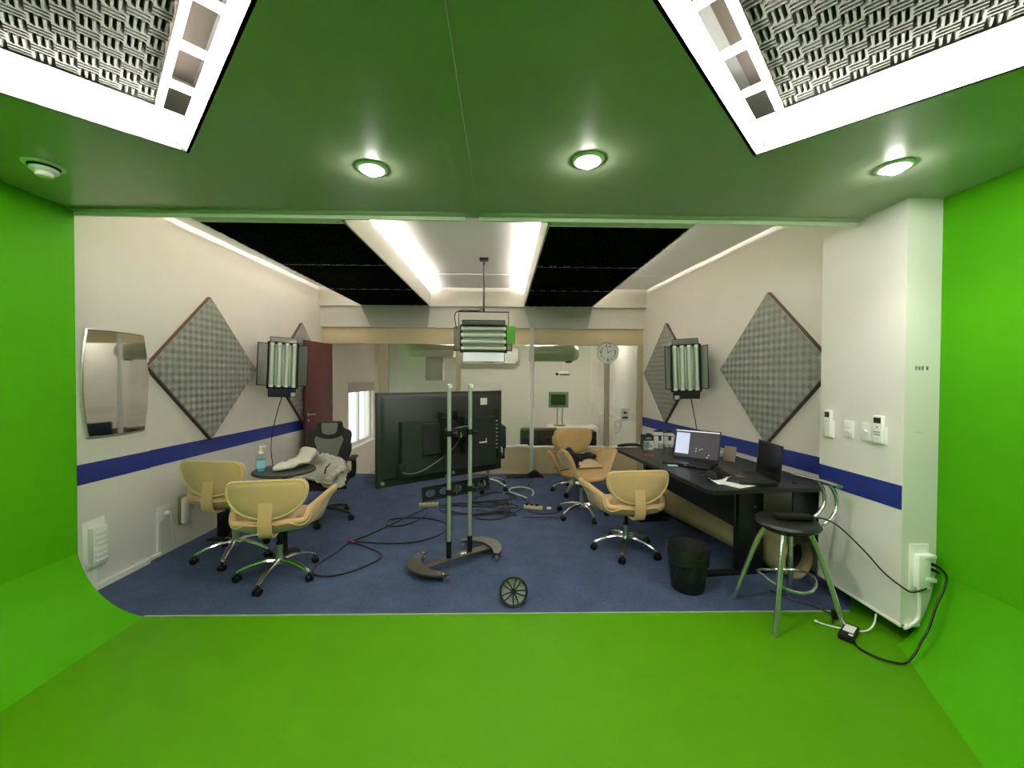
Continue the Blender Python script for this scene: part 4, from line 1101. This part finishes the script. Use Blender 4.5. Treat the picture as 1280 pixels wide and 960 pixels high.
def tv():
    r = thing('television', 'large flat television seen from behind on the twin-pole stand', 'television', (-.49, 3.40, .660), A_TV)
    w, h = 1.164, .722
    b = B(); b.b2((-w / 2, -.018, 0), (w / 2, .022, h), bev=.006); obj('bezel', b, M_tv, r)
    b = B(); b.b2((-w / 2 + .012, .0215, .012), (w / 2 - .012, .0235, h - .012)); obj('screen', b, M_blackg, r)
    def frus(x0, x1, z0, z1, y0, y1, ins):
        q = B(); q.hexa([(x0, y0, z0), (x1, y0, z0), (x1, y0, z1), (x0, y0, z1), (x0 + ins, y1, z0 + ins), (x1 - ins, y1, z0 + ins), (x1 - ins, y1, z1 - ins), (x0 + ins, y1, z1 - ins)]); return q
    bk = obj('rear_cover', frus(-w / 2 + .03, w / 2 - .02, .05, h - .02, -.017, -.042, .03), M_tv, r)
    obj('electronics_housing', frus(-w / 2 + .16, w / 2 - .10, .06, .50, -.042, -.085, .012), M_tv, r)
    b = frus(-.25, .14, .22, .48, -.085, -.112, .012); obj('inner_housing', b, M_blackm, r)
    b = B(); b.b2((-.44, -.092, .10), (-.38, -.084, .18), bev=.002); obj('power_inlet', b, M_black, r)
    for x in (-.09, .05):
        b = B(); b.b2((x, -.13, .47), (x + .06, -.04, .56), bev=.006); obj('mount_hook', b, M_black, r)
    pn = B(); pn.b2((.47, -.05, .12), (.53, -.041, .56), bev=.003); pn = obj('connector_panel', pn, M_black, r)
    for k in range(8):
        b = B(); b.b2((.485, -.054, .20 + .035 * k), (.515, -.049, .212 + .035 * k)); obj('port', b, M_silver if k % 2 else M_greyface, pn)
    b = B(); b.b2((.33, -.047, .60), (.40, -.0415, .66), bev=.001); obj('white_label', b, M_paper, r)
    b = B(); b.b2((.29, -.09, .27), (.37, -.084, .283)); b.b2((.36, -.09, .27), (.366, -.084, .31)); obj('sticker', b, M_paper, r)
    for x, z in ((-.545, .04), (.06, .04), (.0, .02)):
        b = B(); b.cyl((x, -.018, z), (x, -.046, z), .014, seg=14); obj('screw', b, M_steel, r)
    for x in (-.28, -.24):
        b = B(); b.cyl((x, -.083, .085), (x, -.088, .085), .014, seg=14); obj('vent', b, M_black, r)
    b = B(); b.tube(spline([(-.41, -.088, .115), (-.36, -.11, .10), (-.25, -.13, .12), (-.05, -.13, .22), (.05, -.12, .30), (.10, -.11, .38)], 6), .006, 8); obj('power_cable', b, mat('grey_cable', (.06, .06, .06, 1), .5), r)
tv()

# ------------------------------------------------------------------ desk and what is on it
ZD = .74
DP = [(1.44, 2.70), (1.405, 2.74), (1.215, 4.40), (2.28, 4.52), (2.36, 2.83), (2.20, 2.78)]
r = thing('desk', 'long black desk along the striped wall', 'desk', (0, 0, .003))
b = B(); b.prism(DP, ZD - .034, ZD - .003)
bmesh.ops.bevel(b.bm, geom=[e for e in b.bm.edges], offset=.004, segments=2, affect='EDGES')
obj('desktop', b, M_desk, r)
b = B(); b.prism([(1.72, 2.95), (1.735, 2.95), (1.62, 4.25), (1.605, 4.25)], .40, ZD - .034); obj('modesty_panel', b, M_desk, r)
for (x0, y0, x1, y1) in ((1.53, 3.02, 2.05, 3.08), (1.42, 4.18, 1.74, 4.22)):
    d = Vector((x1 - x0, y1 - y0)); L_ = d.length; a = math.degrees(math.atan2(d.y, d.x)); Mx = T(x0, y0, 0) @ RZ(a)
    b = B(); b.b2((.10, -.03, .02), (L_ - .30 if y0 < 3.5 else L_ - .22, .03, ZD - .034), Mx, bev=.004) if False else b.b2((L_ - .26, -.03, .02), (L_ - .05, .03, ZD - .034), Mx, bev=.004)
    b.b2((0, -.03, 0), (L_, .03, .03), Mx, bev=.006); b.b2((.0, -.03, ZD - .06), (L_, .03, ZD - .034), Mx, bev=.003)
    lg = obj('leg', b, M_desk, r)
    b = B(); b.cyl((L_ - .12, -.033, .52), (L_ - .12, -.030, .52), .008, seg=10, M=Mx); obj('cam_cap', b, M_steel, lg)
# return end panel (dark, catches the green)
b = B(); b.prism([(2.10, 2.86), (2.35, 2.90), (2.35, 2.915), (2.10, 2.875)], .30, ZD - .034); obj('end_panel', b, mat('dark_satin_panel', (.022, .022, .022, 1), .3), r)

r = thing('carpet_roll', 'long beige carpet roll lying under the desk', 'carpet roll', (0, 0, .003))
p0, p1 = Vector((2.215, 2.95, .143)), Vector((1.82, 4.55, .143))
b = B(); ax = (p1 - p0); Ln = ax.length; Mr = Matrix.Translation(p0) @ ax.to_track_quat('Z', 'Y').to_matrix().to_4x4()
prof = [(.126, 0), (.140, 0), (.140, Ln), (.126, Ln)]
b.lathe(prof + [prof[0]], 32, Mr, cap=False); obj('outer_layer', b, M_roll, r)
b = B()
sp = []
for k in range(90):
    a = k / 89 * 5 * PI; q = .124 - .05 * k / 89; sp.append((q * math.cos(a), q * math.sin(a)))
def spi(u, v):
    i = u * 89; i0 = int(min(i, 88)); t = i - i0; x = sp[i0][0] * (1 - t) + sp[i0 + 1][0] * t; y = sp[i0][1] * (1 - t) + sp[i0 + 1][1] * t
    return (x, y, (.05 + .10 * u) + (Ln - .30) * v)
b.grid(spi, 89, 1, Mr, thick=.004); obj('inner_layers', b, mat('dark_backing', (.03, .035, .045, 1), .9), r)

def laptop(label, loc, rot, open_ang, w, d, hs, screen):
    r = thing('laptop', label, 'laptop', loc, rot, 'open black laptops on the desk')
    b = B(); b.b2((-w / 2, -d, .004), (w / 2, 0, .026), bev=.004); obj('base', b, M_black, r)
    for sx in (-1, 1):
        for yy in (-.02, -d + .02):
            f = B(); f.cyl((sx * (w / 2 - .025), yy, 0), (sx * (w / 2 - .025), yy, .006), .008, seg=8); obj('foot', f, M_blackm, r)
    b = B()
    for i in range(12):
        for j in range(5):
            b.b2((-w / 2 + .03 + i * (w - .06) / 12, -.035 - j * .018 - .014, .026), (-w / 2 + .03 + (i + .85) * (w - .06) / 12, -.035 - j * .018, .0285))
    obj('keyboard', b, M_blackm, r)
    b = B(); b.b2((-.05, -d + .02, .0258), (.05, -d + .085, .0268)); obj('touchpad', b, M_blackg, r)
    Ml = T(0, 0, .026) @ RX(-open_ang)
    b = B(); b.b2((-w / 2, 0, 0), (w / 2, .012, hs), Ml, bev=.003); ld = obj('lid', b, M_black, r)
    if screen:
        b = B(); b.b2((-w / 2 + .012, -.001, .018), (w / 2 - .012, .0005, hs - .012), Ml); obj('screen', b, M_screen, ld)
        b = B(); b.b2((-w / 2 + .02, -.002, .045), (-w / 2 + .14, -.001, hs - .035), Ml); obj('screen_window', b, M_screen2, ld)
        b = B(); b.b2((-w / 2 + .012, -.002, hs - .020), (w / 2 - .012, -.001, hs - .012), Ml)
        for q, z in ((.0, .10), (.0, .075), (.03, .09), (.05, .10), (.11, .05), (.10, .03)): b.b2((q, -.002, z), (q + .008, -.001, z + .006), Ml)
        obj('screen_icons', b, emit('screen_white', (.9, .9, 1, 1), .35), ld)
    else:
        b = B(); b.b2((-w / 2 + .012, -.001, .018), (w / 2 - .012, .0005, hs - .012), Ml); obj('screen', b, M_blackg, ld)
    b = B(); b.b2((-.01, -d - .0008, .014), (.012, -d + .001, .018)); obj('status_light', b, M_silver, r)
    return r
laptop('open black laptop with lit purple desktop on the desk', (1.74, 3.62, ZD), -42, 18, .40, .26, .275, True)
laptop('open black laptop turned sideways, dark screen, at the desk end nearest the pillar', (1.98, 2.98, ZD), -100, 4, .37, .25, .26, False)
# headset
r = thing('headset', 'black over-ear headset lying on the desk beside the sideways laptop', 'headset', (1.60, 3.06, ZD))
b = B(); b.tube([(.09 * math.cos(t), .085 * math.sin(t), .022) for t in [PI * .15 + PI * 1.2 * k / 20 for k in range(21)]], .011, 8, flat=.6); obj('headband', b, M_black, r)
for a in (.15 * PI, 1.35 * PI):
    b = B(); b.lathe([(0, -.018), (.034, -.018), (.040, -.010), (.040, .010), (.030, .018), (0, .018)], 20, T(.09 * math.cos(a), .085 * math.sin(a), .036) @ RZ(math.degrees(a)) @ RY(90), cap=False); obj('ear_cup', b, M_blackm, r)
b = B(); b.tube(spline([(.05, .06, .02), (.10, .02, .008), (.14, -.06, .008), (.16, -.10, .008)]), .004, 6); obj('boom_arm', b, M_steel, r)
def sheet(name, label, loc, rot, w, d, m=M_paper, curl=.0, group=None):
    b = B(); b.grid(lambda u, v: ((u - .5) * w, (v - .5) * d, .0025 + curl * (abs(2 * u - 1) ** 3) * v), 8, 6, thick=.0015)
    o = obj(name, b, m); o.location = loc; o.rotation_euler = (0, 0, R(rot)); return tag(o, label, 'paper', group)
sheet('paper_sheet', 'white sheet curled up at one side beside the headset', (1.62, 2.93, ZD), 10, .16, .11, curl=.02)
sheet('paper_sheet', 'flat white sheet on the desk corner, under the mouse', (1.72, 2.87, ZD), 25, .24, .15)
r = thing('computer_mouse', 'small black mouse on the white sheets at the desk corner', 'mouse', (1.70, 2.92, ZD + .003), 40)
b = B(); b.grid(lambda u, v: ((u - .5) * .055, (v - .5) * .10, .002 + .032 * (1 - (2 * u - 1) ** 4) * (1 - (2 * v - 1) ** 4) ** .7), 12, 14, thick=.002); obj('shell', b, M_black, r)
b = B(); b.cyl((-.004, .028, .031), (.004, .028, .031), .008, seg=12); obj('wheel', b, M_greyface, r)
# boxes at the far end
def carton(label, loc, rot, w, d, h, printed):
    r = thing('product_box', label, 'box', loc, rot, 'printed cartons on the far end of the desk')
    b = B(); b.b2((-w / 2, -d / 2, 0), (w / 2, d / 2, h), bev=.0015); obj('carton', b, M_print, r)
    b = B(); b.b2((-w / 2 + .002, -d / 2 - .001, .0), (w / 2 - .002, -d / 2, h * (.62 if printed else .95))); obj('front_print', b, M_paper, r)
    if printed:
        b = B()
        Q = spline([(-.032, 0, .030), (-.036, 0, .045), (-.020, 0, .055), (-.010, 0, .070), (.012, 0, .068), (.018, 0, .050), (.034, 0, .042), (.030, 0, .030)], 4, closed=True)
        b.tube([(q.x, -d / 2 - .0015, q.z) for q in Q], .003, 6, closed=True); b.tube(spline([(-.012, -d / 2 - .0015, .040), (-.002, -d / 2 - .0015, .052), (.012, -d / 2 - .0015, .045)]), .0025, 6)
        obj('cloud_emblem', b, M_print, r)
        b = B(); b.b2((-.03, -d / 2 - .0015, h * .72), (.03, -d / 2, h * .86)); obj('title_print', b, M_greyface, r)
    else:
        b = B(); b.b2((-w / 2 + .004, -d / 2 - .0015, h * .72), (w / 2 - .004, -d / 2 - .001, h * .76)); b.b2((.0, -d / 2 - .0015, h * .45), (.03, -d / 2 - .001, h * .74)); obj('line_print', b, M_print, r)
        b = B(); b.b2((w / 2, -d / 2 + .01, h * .75), (w / 2 + .001, d / 2 - .01, h * .88)); obj('side_print', b, M_paper, r)
    b = B(); b.box((w * .15, 0, h + .008), (w * .5, .012, .016), bev=.003); obj('hang_tab', b, M_print, r)
carton('small black and white box with a cloud emblem on the far desk end', (1.555, 4.32, ZD), 0, .11, .10, .155, True)
carton('taller white fronted box beside the cloud emblem box', (1.72, 4.42, ZD), -22, .10, .12, .185, False)
carton('black box with small white lettering behind the glass tumblers', (1.85, 4.48, ZD), -18, .10, .10, .165, False)
b = B(); b.tube(spline([(0, 0, .02), (.15, .03, .028), (.32, .0, .026), (.50, .02, .02)], 5), [.012] + [.022] * 14 + [.012], 10, flat=.8)
o = obj('folded_tripod', b, M_blackm); o.location = (1.26, 4.40, ZD); tag(o, 'slim black bundle lying on the far desk edge by the glass', 'tripod')
def tumbler(x, y, label, first=[None]):
    if first[0] is None:
        r = thing('glass_tumbler', label, 'glass', (x, y, ZD), 0, 'clear tumblers on the desk')
        b = B(); b.lathe([(0, 0), (.030, 0), (.038, .115), (.0365, .115), (.029, .012), (0, .012)], 24, cap=False); obj('cup', b, M_clear, r)
        b = B(); b.lathe([(.0362, .113), (.0385, .113), (.0385, .116), (.0362, .116), (.0362, .113)], 24, cap=False); obj('rim', b, M_clear, r)
        first[0] = r; return r
    return dup(first[0], (x, y, ZD), 0, label)
tumbler(1.56, 3.92, 'clear glass tumbler beside the lit laptop, left one of the touching pair')
tumbler(1.66, 3.93, 'clear glass tumbler touching the lit laptop side of its twin')
tumbler(1.46, 4.10, 'clear glass tumbler standing by the red coaster')
b = B(); b.lathe([(0, 0), (.05, 0), (.05, .004), (0, .004)], 24, cap=False); o = obj('coaster', b, M_red); o.location = (1.45, 3.97, ZD); tag(o, 'small reddish coaster on the desk in front of a tumbler', 'coaster')
b = B(); b.box((0, 0, .006), (.085, .04, .010), bev=.003); o = obj('usb_stick', b, mat('pale_blue_plastic', rgb(160, 205, 215), .4)); o.location = (1.475, 3.47, ZD); o.rotation_euler = (0, 0, R(-8)); tag(o, 'small pale blue device at the desk edge in front of the lit laptop', 'device')
r = thing('router', 'white box shaped router on the desk against the striped wall', 'router', (2.12, 3.95, ZD), -70)
b = B(); b.b2((-.09, -.05, 0), (.09, .05, .05), bev=.012); obj('case', b, M_white_pl, r)
b = B(); b.b2((-.08, -.052, .01), (.08, -.049, .016)); obj('light_bar', b, M_greyface, r)
b = B()
for k in range(4):
    b.tube(spline([(random.uniform(-.1, .1), random.uniform(-.06, .06), .008 + .012 * ((k + q) % 3)) for q in range(7)], 5), .006, 6)
o = obj('cable_coil', b, M_black); o.location = (1.80, 4.02, ZD); tag(o, 'tangled black cables on the desk behind the lit laptop', 'cable')
b = B(); b.box((0, 0, .07), (.10, .02, .14), RX(-14), bev=.004); o = obj('desk_card', b, mat('taupe_card', rgb(150, 136, 116), .7)); o.location = (2.08, 3.66, ZD); o.rotation_euler = (0, 0, R(-50)); tag(o, 'taupe card leaning behind the lit laptop screen', 'card')
b = B(); b.lathe([(0, 0), (.022, 0), (.020, .012), (0, .014)], 16, cap=False); o = obj('puck', b, M_black); o.location = (2.14, 2.90, ZD); tag(o, 'small black puck on the desk end next to the pillar', 'puck')

# ------------------------------------------------------------------ stool, adapter, bin, fan
M_satin = mat('satin_chrome', (0.62, 0.63, 0.61, 1), 0.20, 0.88)
def stool():
    r = thing('bar_stool', 'low chrome stool with round black seat beside the pillar', 'stool', (1.81, 2.52, 0))
    b = B(); b.lathe([(0, .560), (.15, .560), (.176, .572), (.184, .588), (.176, .602), (.158, .608), (.09, .603), (0, .601)], 40, cap=False); obj('seat', b, mat('black_vinyl', (.012, .012, .012, 1), .35, bump=.05, bscale=50), r)
    b = B(); b.lathe([(0, .545), (.13, .545), (.13, .561), (0, .561)], 28, cap=False); obj('seat_ring', b, M_black, r)
    tops = ((-.075, .075), (-.075, -.075), (.075, .075), (.085, -.075)); feet = ((-.228, .186), (-.21, -.216), (.185, .212), (.246, -.163))
    for (tx, ty), (fx, fy) in zip(tops, feet):
        b = B(); P = spline([(tx, ty, .555), (tx + (fx - tx) * .30, ty + (fy - ty) * .30, .43), (tx + (fx - tx) * .72, ty + (fy - ty) * .72, .18), (fx, fy, .006)], 5); b.tube(P, .0155, 10); lg = obj('leg', b, M_satin, r)
        b = B(); b.cyl((fx, fy, 0), (fx, fy, .015), .0175, seg=12); obj('foot_cap', b, M_steel, lg)
    b = B(); ring = []
    for k in range(40):
        a = 2 * PI * k / 40; ring.append((.155 * math.cos(a), .150 * math.sin(a), .235 + .02 * math.cos(2 * a)))
    b.tube(ring, .009, 8, closed=True); obj('foot_ring', b, M_satin, r)
    b = B(); P = spline([(.29, -.06, .832), (.305, .05, .830), (.305, .18, .822), (.28, .33, .815)], 6); b.tube(P, .020, 12, flat=.55); obj('back_rail', b, M_satin, r)
    for (yy, q) in ((.02, 0), (.12, 1)):
        b = B(); b.tube(spline([(.295, yy, .825), (.33, yy - .01, .74), (.315, yy - .02, .66), (.24, yy - .03, .585), (.12, yy * .5, .555)], 6), .0125, 10); obj('back_upright', b, M_satin, r)
stool()
r = thing('power_brick', 'flat black power adapter resting on the stool seat', 'adapter', (1.86, 2.515, .614), -8)
b = B(); b.b2((-.12, -.03, 0), (.10, .03, .028), bev=.006); obj('case', b, M_black, r)
b = B(); b.tube(spline([(.10, 0, .012), (.16, -.02, .012), (.22, -.06, -.02), (.30, -.14, -.12), (.36, -.22, -.22), (.42, -.27, -.275), (.455, -.285, -.29), (.52, -.29, -.262)], 7), .0045, 8); obj('cable', b, M_black, r)
# floor adapter + cable to the socket
r = thing('floor_adapter', 'black laptop power adapter with white label on the green floor', 'adapter', (2.03, 2.30, 0), 38)
b = B(); b.b2((-.085, -.035, .002), (.085, .035, .036), bev=.006); obj('case', b, M_black, r)
b = B(); b.b2((-.03, -.026, .0355), (.06, .024, .0368)); obj('label', b, M_paper, r)
b = B(); b.b2((-.065, -.03, .0355), (-.045, -.01, .0368)); obj('small_label', b, M_paper, r)
def cove_z(x, y):
    t = 1 - (XGR - x) / cove_w(y)
    return 0 if t <= 0 else .41 * cove_prof(t)
P = spline([(2.0, 2.235, .02), (1.98, 2.17, .008), (2.02, 2.09, .008), (2.10, 2.05, .012), (2.17, 2.06, .05), (2.23, 2.08, .11), (2.28, 2.09, .17), (2.34, 2.11, .28), (2.39, 2.12, .36), (2.415, 2.13, .43), (2.40, 2.15, .47)], 8)
P = [Vector((q.x, q.y, max(q.z, cove_z(q.x, q.y) + .012))) for q in P]
b = B(); b.tube(P, .0055, 8)
tag(obj('power_cable', b, M_black), 'thick black cable from the floor adapter up to the pillar socket', 'cable')
b = B(); b.tube(spline([(2.02, 2.40, .012), (2.06, 2.45, .03), (2.10, 2.47, .012), (2.04, 2.60, .008), (1.93, 2.70, .008), (1.90, 2.80, .008)], 6), .004, 6); b.box((2.085, 2.465, .03), (.03, .03, .05), bev=.004)
tag(obj('adapter_lead', b, M_black), 'thin black lead and plug trailing from the floor adapter to the carpet', 'cable')
b = B(); b.tube(spline([(1.93, 2.41, .015), (1.98, 2.385, .008), (2.06, 2.345, .008), (2.15, 2.325, .010), (2.21, 2.335, .04), (2.235, 2.345, .10)], 8), .0045, 8); b.cyl((1.93, 2.41, .016), (1.915, 2.415, .02), .008, seg=10)
tag(obj('white_cable', b, M_white_pl), 'white cable end lying on the green floor below the pillar', 'cable')
r = thing('wastebasket', 'black plastic wastebasket with a bin liner on the carpet', 'wastebasket', (1.325, 2.84, .003))
b = B(); b.lathe([(0, .004), (.105, .004), (.112, .012), (.138, .30), (.144, .302), (.144, .312), (.136, .312), (.132, .30), (.106, .02), (0, .02)], 40, cap=False); obj('body', b, M_blackm, r)
b = B(); b.grid(lambda u, v: ((.1475 + .003 * math.sin(u * 38) * v - .018 * v * .4) * math.cos(2 * PI * u), (.1475 + .003 * math.sin(u * 38) * v - .018 * v * .4) * math.sin(2 * PI * u), .316 - .115 * v + .006 * math.sin(u * 19) * v), 80, 8, thick=.0015)
b.grid(lambda u, v: ((.139 - .02 * v + .007 * math.sin(u * 50 + v * 4) * v) * math.cos(2 * PI * u), (.139 - .02 * v + .007 * math.sin(u * 50 + v * 4) * v) * math.sin(2 * PI * u), .316 - .22 * v), 80, 8)
obj('bin_liner', b, M_bag, r, smooth=60)
b = B(); b.tube([(-.05, -.147, .27), (-.02, -.150, .262), (.02, -.150, .262), (.05, -.147, .27)], .003, 6); obj('handle_slot', b, M_bag, r)
# spoked fan head
r = thing('fan_grille', 'small round black spoked wheel resting on the carpet edge', 'fan', (.075, 2.635, .003), 0)
Mf = T(0, 0, .092) @ RX(68)
b = B()
ringp = [(.088 * math.cos(2 * PI * k / 40), .088 * math.sin(2 * PI * k / 40), 0) for k in range(40)]
b.tube(ringp, .006, 8, Mf, closed=True); b.tube([(p[0] * .98, p[1] * .98, -.02) for p in ringp], .006, 8, Mf, closed=True); obj('rim', b, M_black, r)
b = B(); b.lathe([(0, .012), (.012, .012), (.018, .004), (.018, -.02), (0, -.02)], 20, Mf, cap=False); obj('hub', b, M_black, r)
for k in range(10):
    a = 2 * PI * k / 10 + .2; off = .12 if k % 2 else -.12
    b = B(); b.tube(spline([(.014 * math.cos(a), .014 * math.sin(a), .004), (.05 * math.cos(a + off * .4), .05 * math.sin(a + off * .4), .010), (.087 * math.cos(a + off), .087 * math.sin(a + off), 0)], 4), .0042, 6, Mf, flat=1.6); obj('spoke', b, M_black, r)
b = B(); b.lathe([(.0, -.045), (.05, -.04), (.075, -.025), (.084, -.018)], 28, Mf, cap=False); obj('rear_cover', b, mat('grey_green_plastic', (.34, .37, .34, 1), .4), r)

# ------------------------------------------------------------------ floor cables and small floor things
def cable(name, pts, rad, m, label, group=None, n=8):
    b = B(); b.tube(spline([(x, y, rad + .004 + z) for x, y, z in pts], n), rad, 6)
    return tag(obj(name, b, m), label, 'cable', group)
M_cable = mat('black_rubber_cable', (.010, .010, .012, 1), .6)
cable('floor_cable', [(-.86, 4.62, 0), (-.98, 4.40, 0), (-1.12, 4.10, 0), (-1.28, 3.80, 0), (-1.37, 3.64, .006), (-1.41, 3.45, 0), (-1.47, 3.2, 0), (-1.42, 3.06, 0), (-1.28, 3.03, 0), (-1.14, 3.12, 0), (-1.02, 3.28, 0), (-1.02, 3.40, 0), (-1.15, 3.52, 0), (-1.33, 3.63, .012),
                      (-1.20, 3.64, 0), (-1.0, 3.62, 0), (-.78, 3.66, 0), (-.60, 3.82, 0), (-.55, 4.0, 0), (-.62, 4.16, 0), (-.80, 4.26, 0), (-1.02, 4.28, 0), (-1.18, 4.20, .006), (-1.14, 4.05, 0), (-.98, 4.08, 0), (-.86, 4.25, .006), (-.83, 4.42, 0), (-.86, 4.60, 0)],
      .0065, M_cable, 'long black cable looping on the open carpet between the mesh chair and television stand')
b = B(); b.tube([(-1.39, 3.66, .02), (-1.32, 3.62, .02)], .011, 8); tag(obj('cable_tie', b, mat('red_white_tie', rgb(150, 60, 60), .5)), 'small red tie holding the looped black cable on the carpet', 'cable tie')
random.seed(11)
def loop_cable(cx, cy, rx, ry, turns, label, ends):
    P = [ends[0]]
    n = 9 * turns
    for k in range(n + 1):
        a = 2 * PI * turns * k / n; s_ = 1 + .22 * math.sin(k * 1.3)
        P.append((cx + rx * s_ * math.cos(a), cy + ry * s_ * math.sin(a), .006 * (k % 3)))
    P.append(ends[1])
    cable('floor_cable', P, .006, M_cable, label, 'black cables coiled on the carpet')
loop_cable(-.30, 4.60, .42, .18, 3, 'wide coil of black cable on the carpet under the television shelf bracket', ((-.80, 4.72, 0), (.12, 5.0, 0)))
loop_cable(-.12, 4.95, .24, .22, 2, 'upright oval coil of black cable between television stand and far wall', ((-.5, 4.8, 0), (.30, 5.6, 0)))
loop_cable(-.10, 4.35, .22, .10, 2, 'small flat coil of black cable nearest the television stand feet', ((-.30, 4.55, 0), (.24, 4.62, 0)))
cable('floor_cable', [(.36, 4.62, 0), (.30, 4.85, 0), (.22, 5.2, 0), (.36, 5.6, 0), (.42, 5.95, 0)], .0055, M_cable, 'black cable from the power strip toward the dark cloth', None)
cable('floor_cable', [(.28, 4.50, 0), (.40, 4.40, 0), (.55, 4.42, 0), (.66, 4.52, 0), (.62, 4.62, 0)], .0055, M_cable, 'short black cable curving beside the power strip near a tan chair', None)
b = B(); b.b2((.22, 4.295, .004), (.68, 4.307, .012), bev=.002); tag(obj('carpet_seam_rod', b, M_black), 'thin straight black rod lying on the carpet near a tan chair', 'rod')
cable('white_floor_cable', [(.30, 4.98, 0), (.18, 5.14, 0), (.09, 5.28, 0), (.12, 5.42, 0), (.26, 5.47, 0), (.38, 5.36, 0), (.40, 5.18, 0), (.37, 5.08, 0)], .010, M_white_pl, 'thick white cable loop on the carpet near the dark cloth')
def strip(label, loc, rot, n):
    r = thing('power_strip', label, 'power strip', loc, rot, 'cream power strips on the carpet')
    b = B(); b.b2((-.11, -.03, 0), (.11, .03, .035), bev=.006); obj('body', b, mat('cream_plastic', rgb(198, 190, 150), .5), r)
    for k in range(4):
        b = B(); b.cyl((-.075 + .05 * k, 0, .035), (-.075 + .05 * k, 0, .037), .017, seg=14); obj('socket', b, M_greyface, r)
    for k in range(n):
        b = B(); b.b2((-.09 + .06 * k, -.018, .037), (-.055 + .06 * k, .018, .062), bev=.005); obj('plug', b, [M_black, mat('maroon_plug', rgb(90, 40, 40), .5), M_black][k], r)
strip('cream power strip under the television shelf bracket', (-.86, 4.70, .003), 10, 0)
strip('cream power strip with dark plugs on the carpet near the tan chair holding the garment', (.35, 4.60, .003), -18, 3)
b = B(); b.box((0, 0, .012), (.05, .03, .02), bev=.003); o = obj('small_adapter', b, M_white_pl); o.location = (.53, 4.58, .003); tag(o, 'tiny white plug beside the power strip near a tan chair', 'plug')
b = B(); b.box((0, 0, .010), (.03, .03, .016), bev=.003); o = obj('cable_end', b, M_white_pl); o.location = (.02, 5.2, .003); tag(o, 'tiny white connector beside the cable coils on the carpet', 'plug')
b = B()
b.grid(lambda u, v: (-.36 + .56 * u, (v - .5) * .20 * (1 - .3 * u), .006 + (.025 + .075 * math.exp(-((u - .75) ** 2) / .025)) * (1 - abs(2 * v - 1) ** 2.5) * (1 - abs(2 * u - 1) ** 6) + .012 * noise.noise((u * 7, v * 4, 3))), 26, 14, thick=.005)
o = obj('dark_cloth', b, M_jacket_b, smooth=70); o.location = (.42, 6.08, .003); tag(o, 'crumpled dark cloth on the carpet at the foot of the white trunking', 'cloth')

# ------------------------------------------------------------------ lights & world
w = bpy.data.worlds.new('world'); sc.world = w; w.use_nodes = True
bg = w.node_tree.nodes['Background']; bg.inputs[0].default_value = (.92, .96, 1.0, 1); bg.inputs[1].default_value = 1.1
def spot(x, y, e, blend=.6):
    l = bpy.data.lights.new('downlight_beam', 'SPOT'); l.energy = e; l.spot_size = R(120); l.spot_blend = blend; l.color = (1, .97, .90); l.shadow_soft_size = .04
    o = bpy.data.objects.new('downlight_beam', l); COL.objects.link(o); o.location = (x, y, ZC - .05)
spot(-.642, 1.992, 14); spot(.389, 1.886, 26); spot(1.856, 1.897, 9)

sc.view_settings.view_transform = 'Standard'; sc.view_settings.look = 'None'
sc.view_settings.exposure = 1.0; sc.view_settings.gamma = 1.0; sc.view_settings.use_curve_mapping = False
cy = sc.cycles
cy.use_denoising = True; cy.denoiser = 'OPENIMAGEDENOISE'
cy.max_bounces = 10; cy.diffuse_bounces = 7; cy.glossy_bounces = 4; cy.transparent_max_bounces = 12
cy.caustics_reflective = False; cy.caustics_refractive = False
cy.sample_clamp_indirect = 6.0
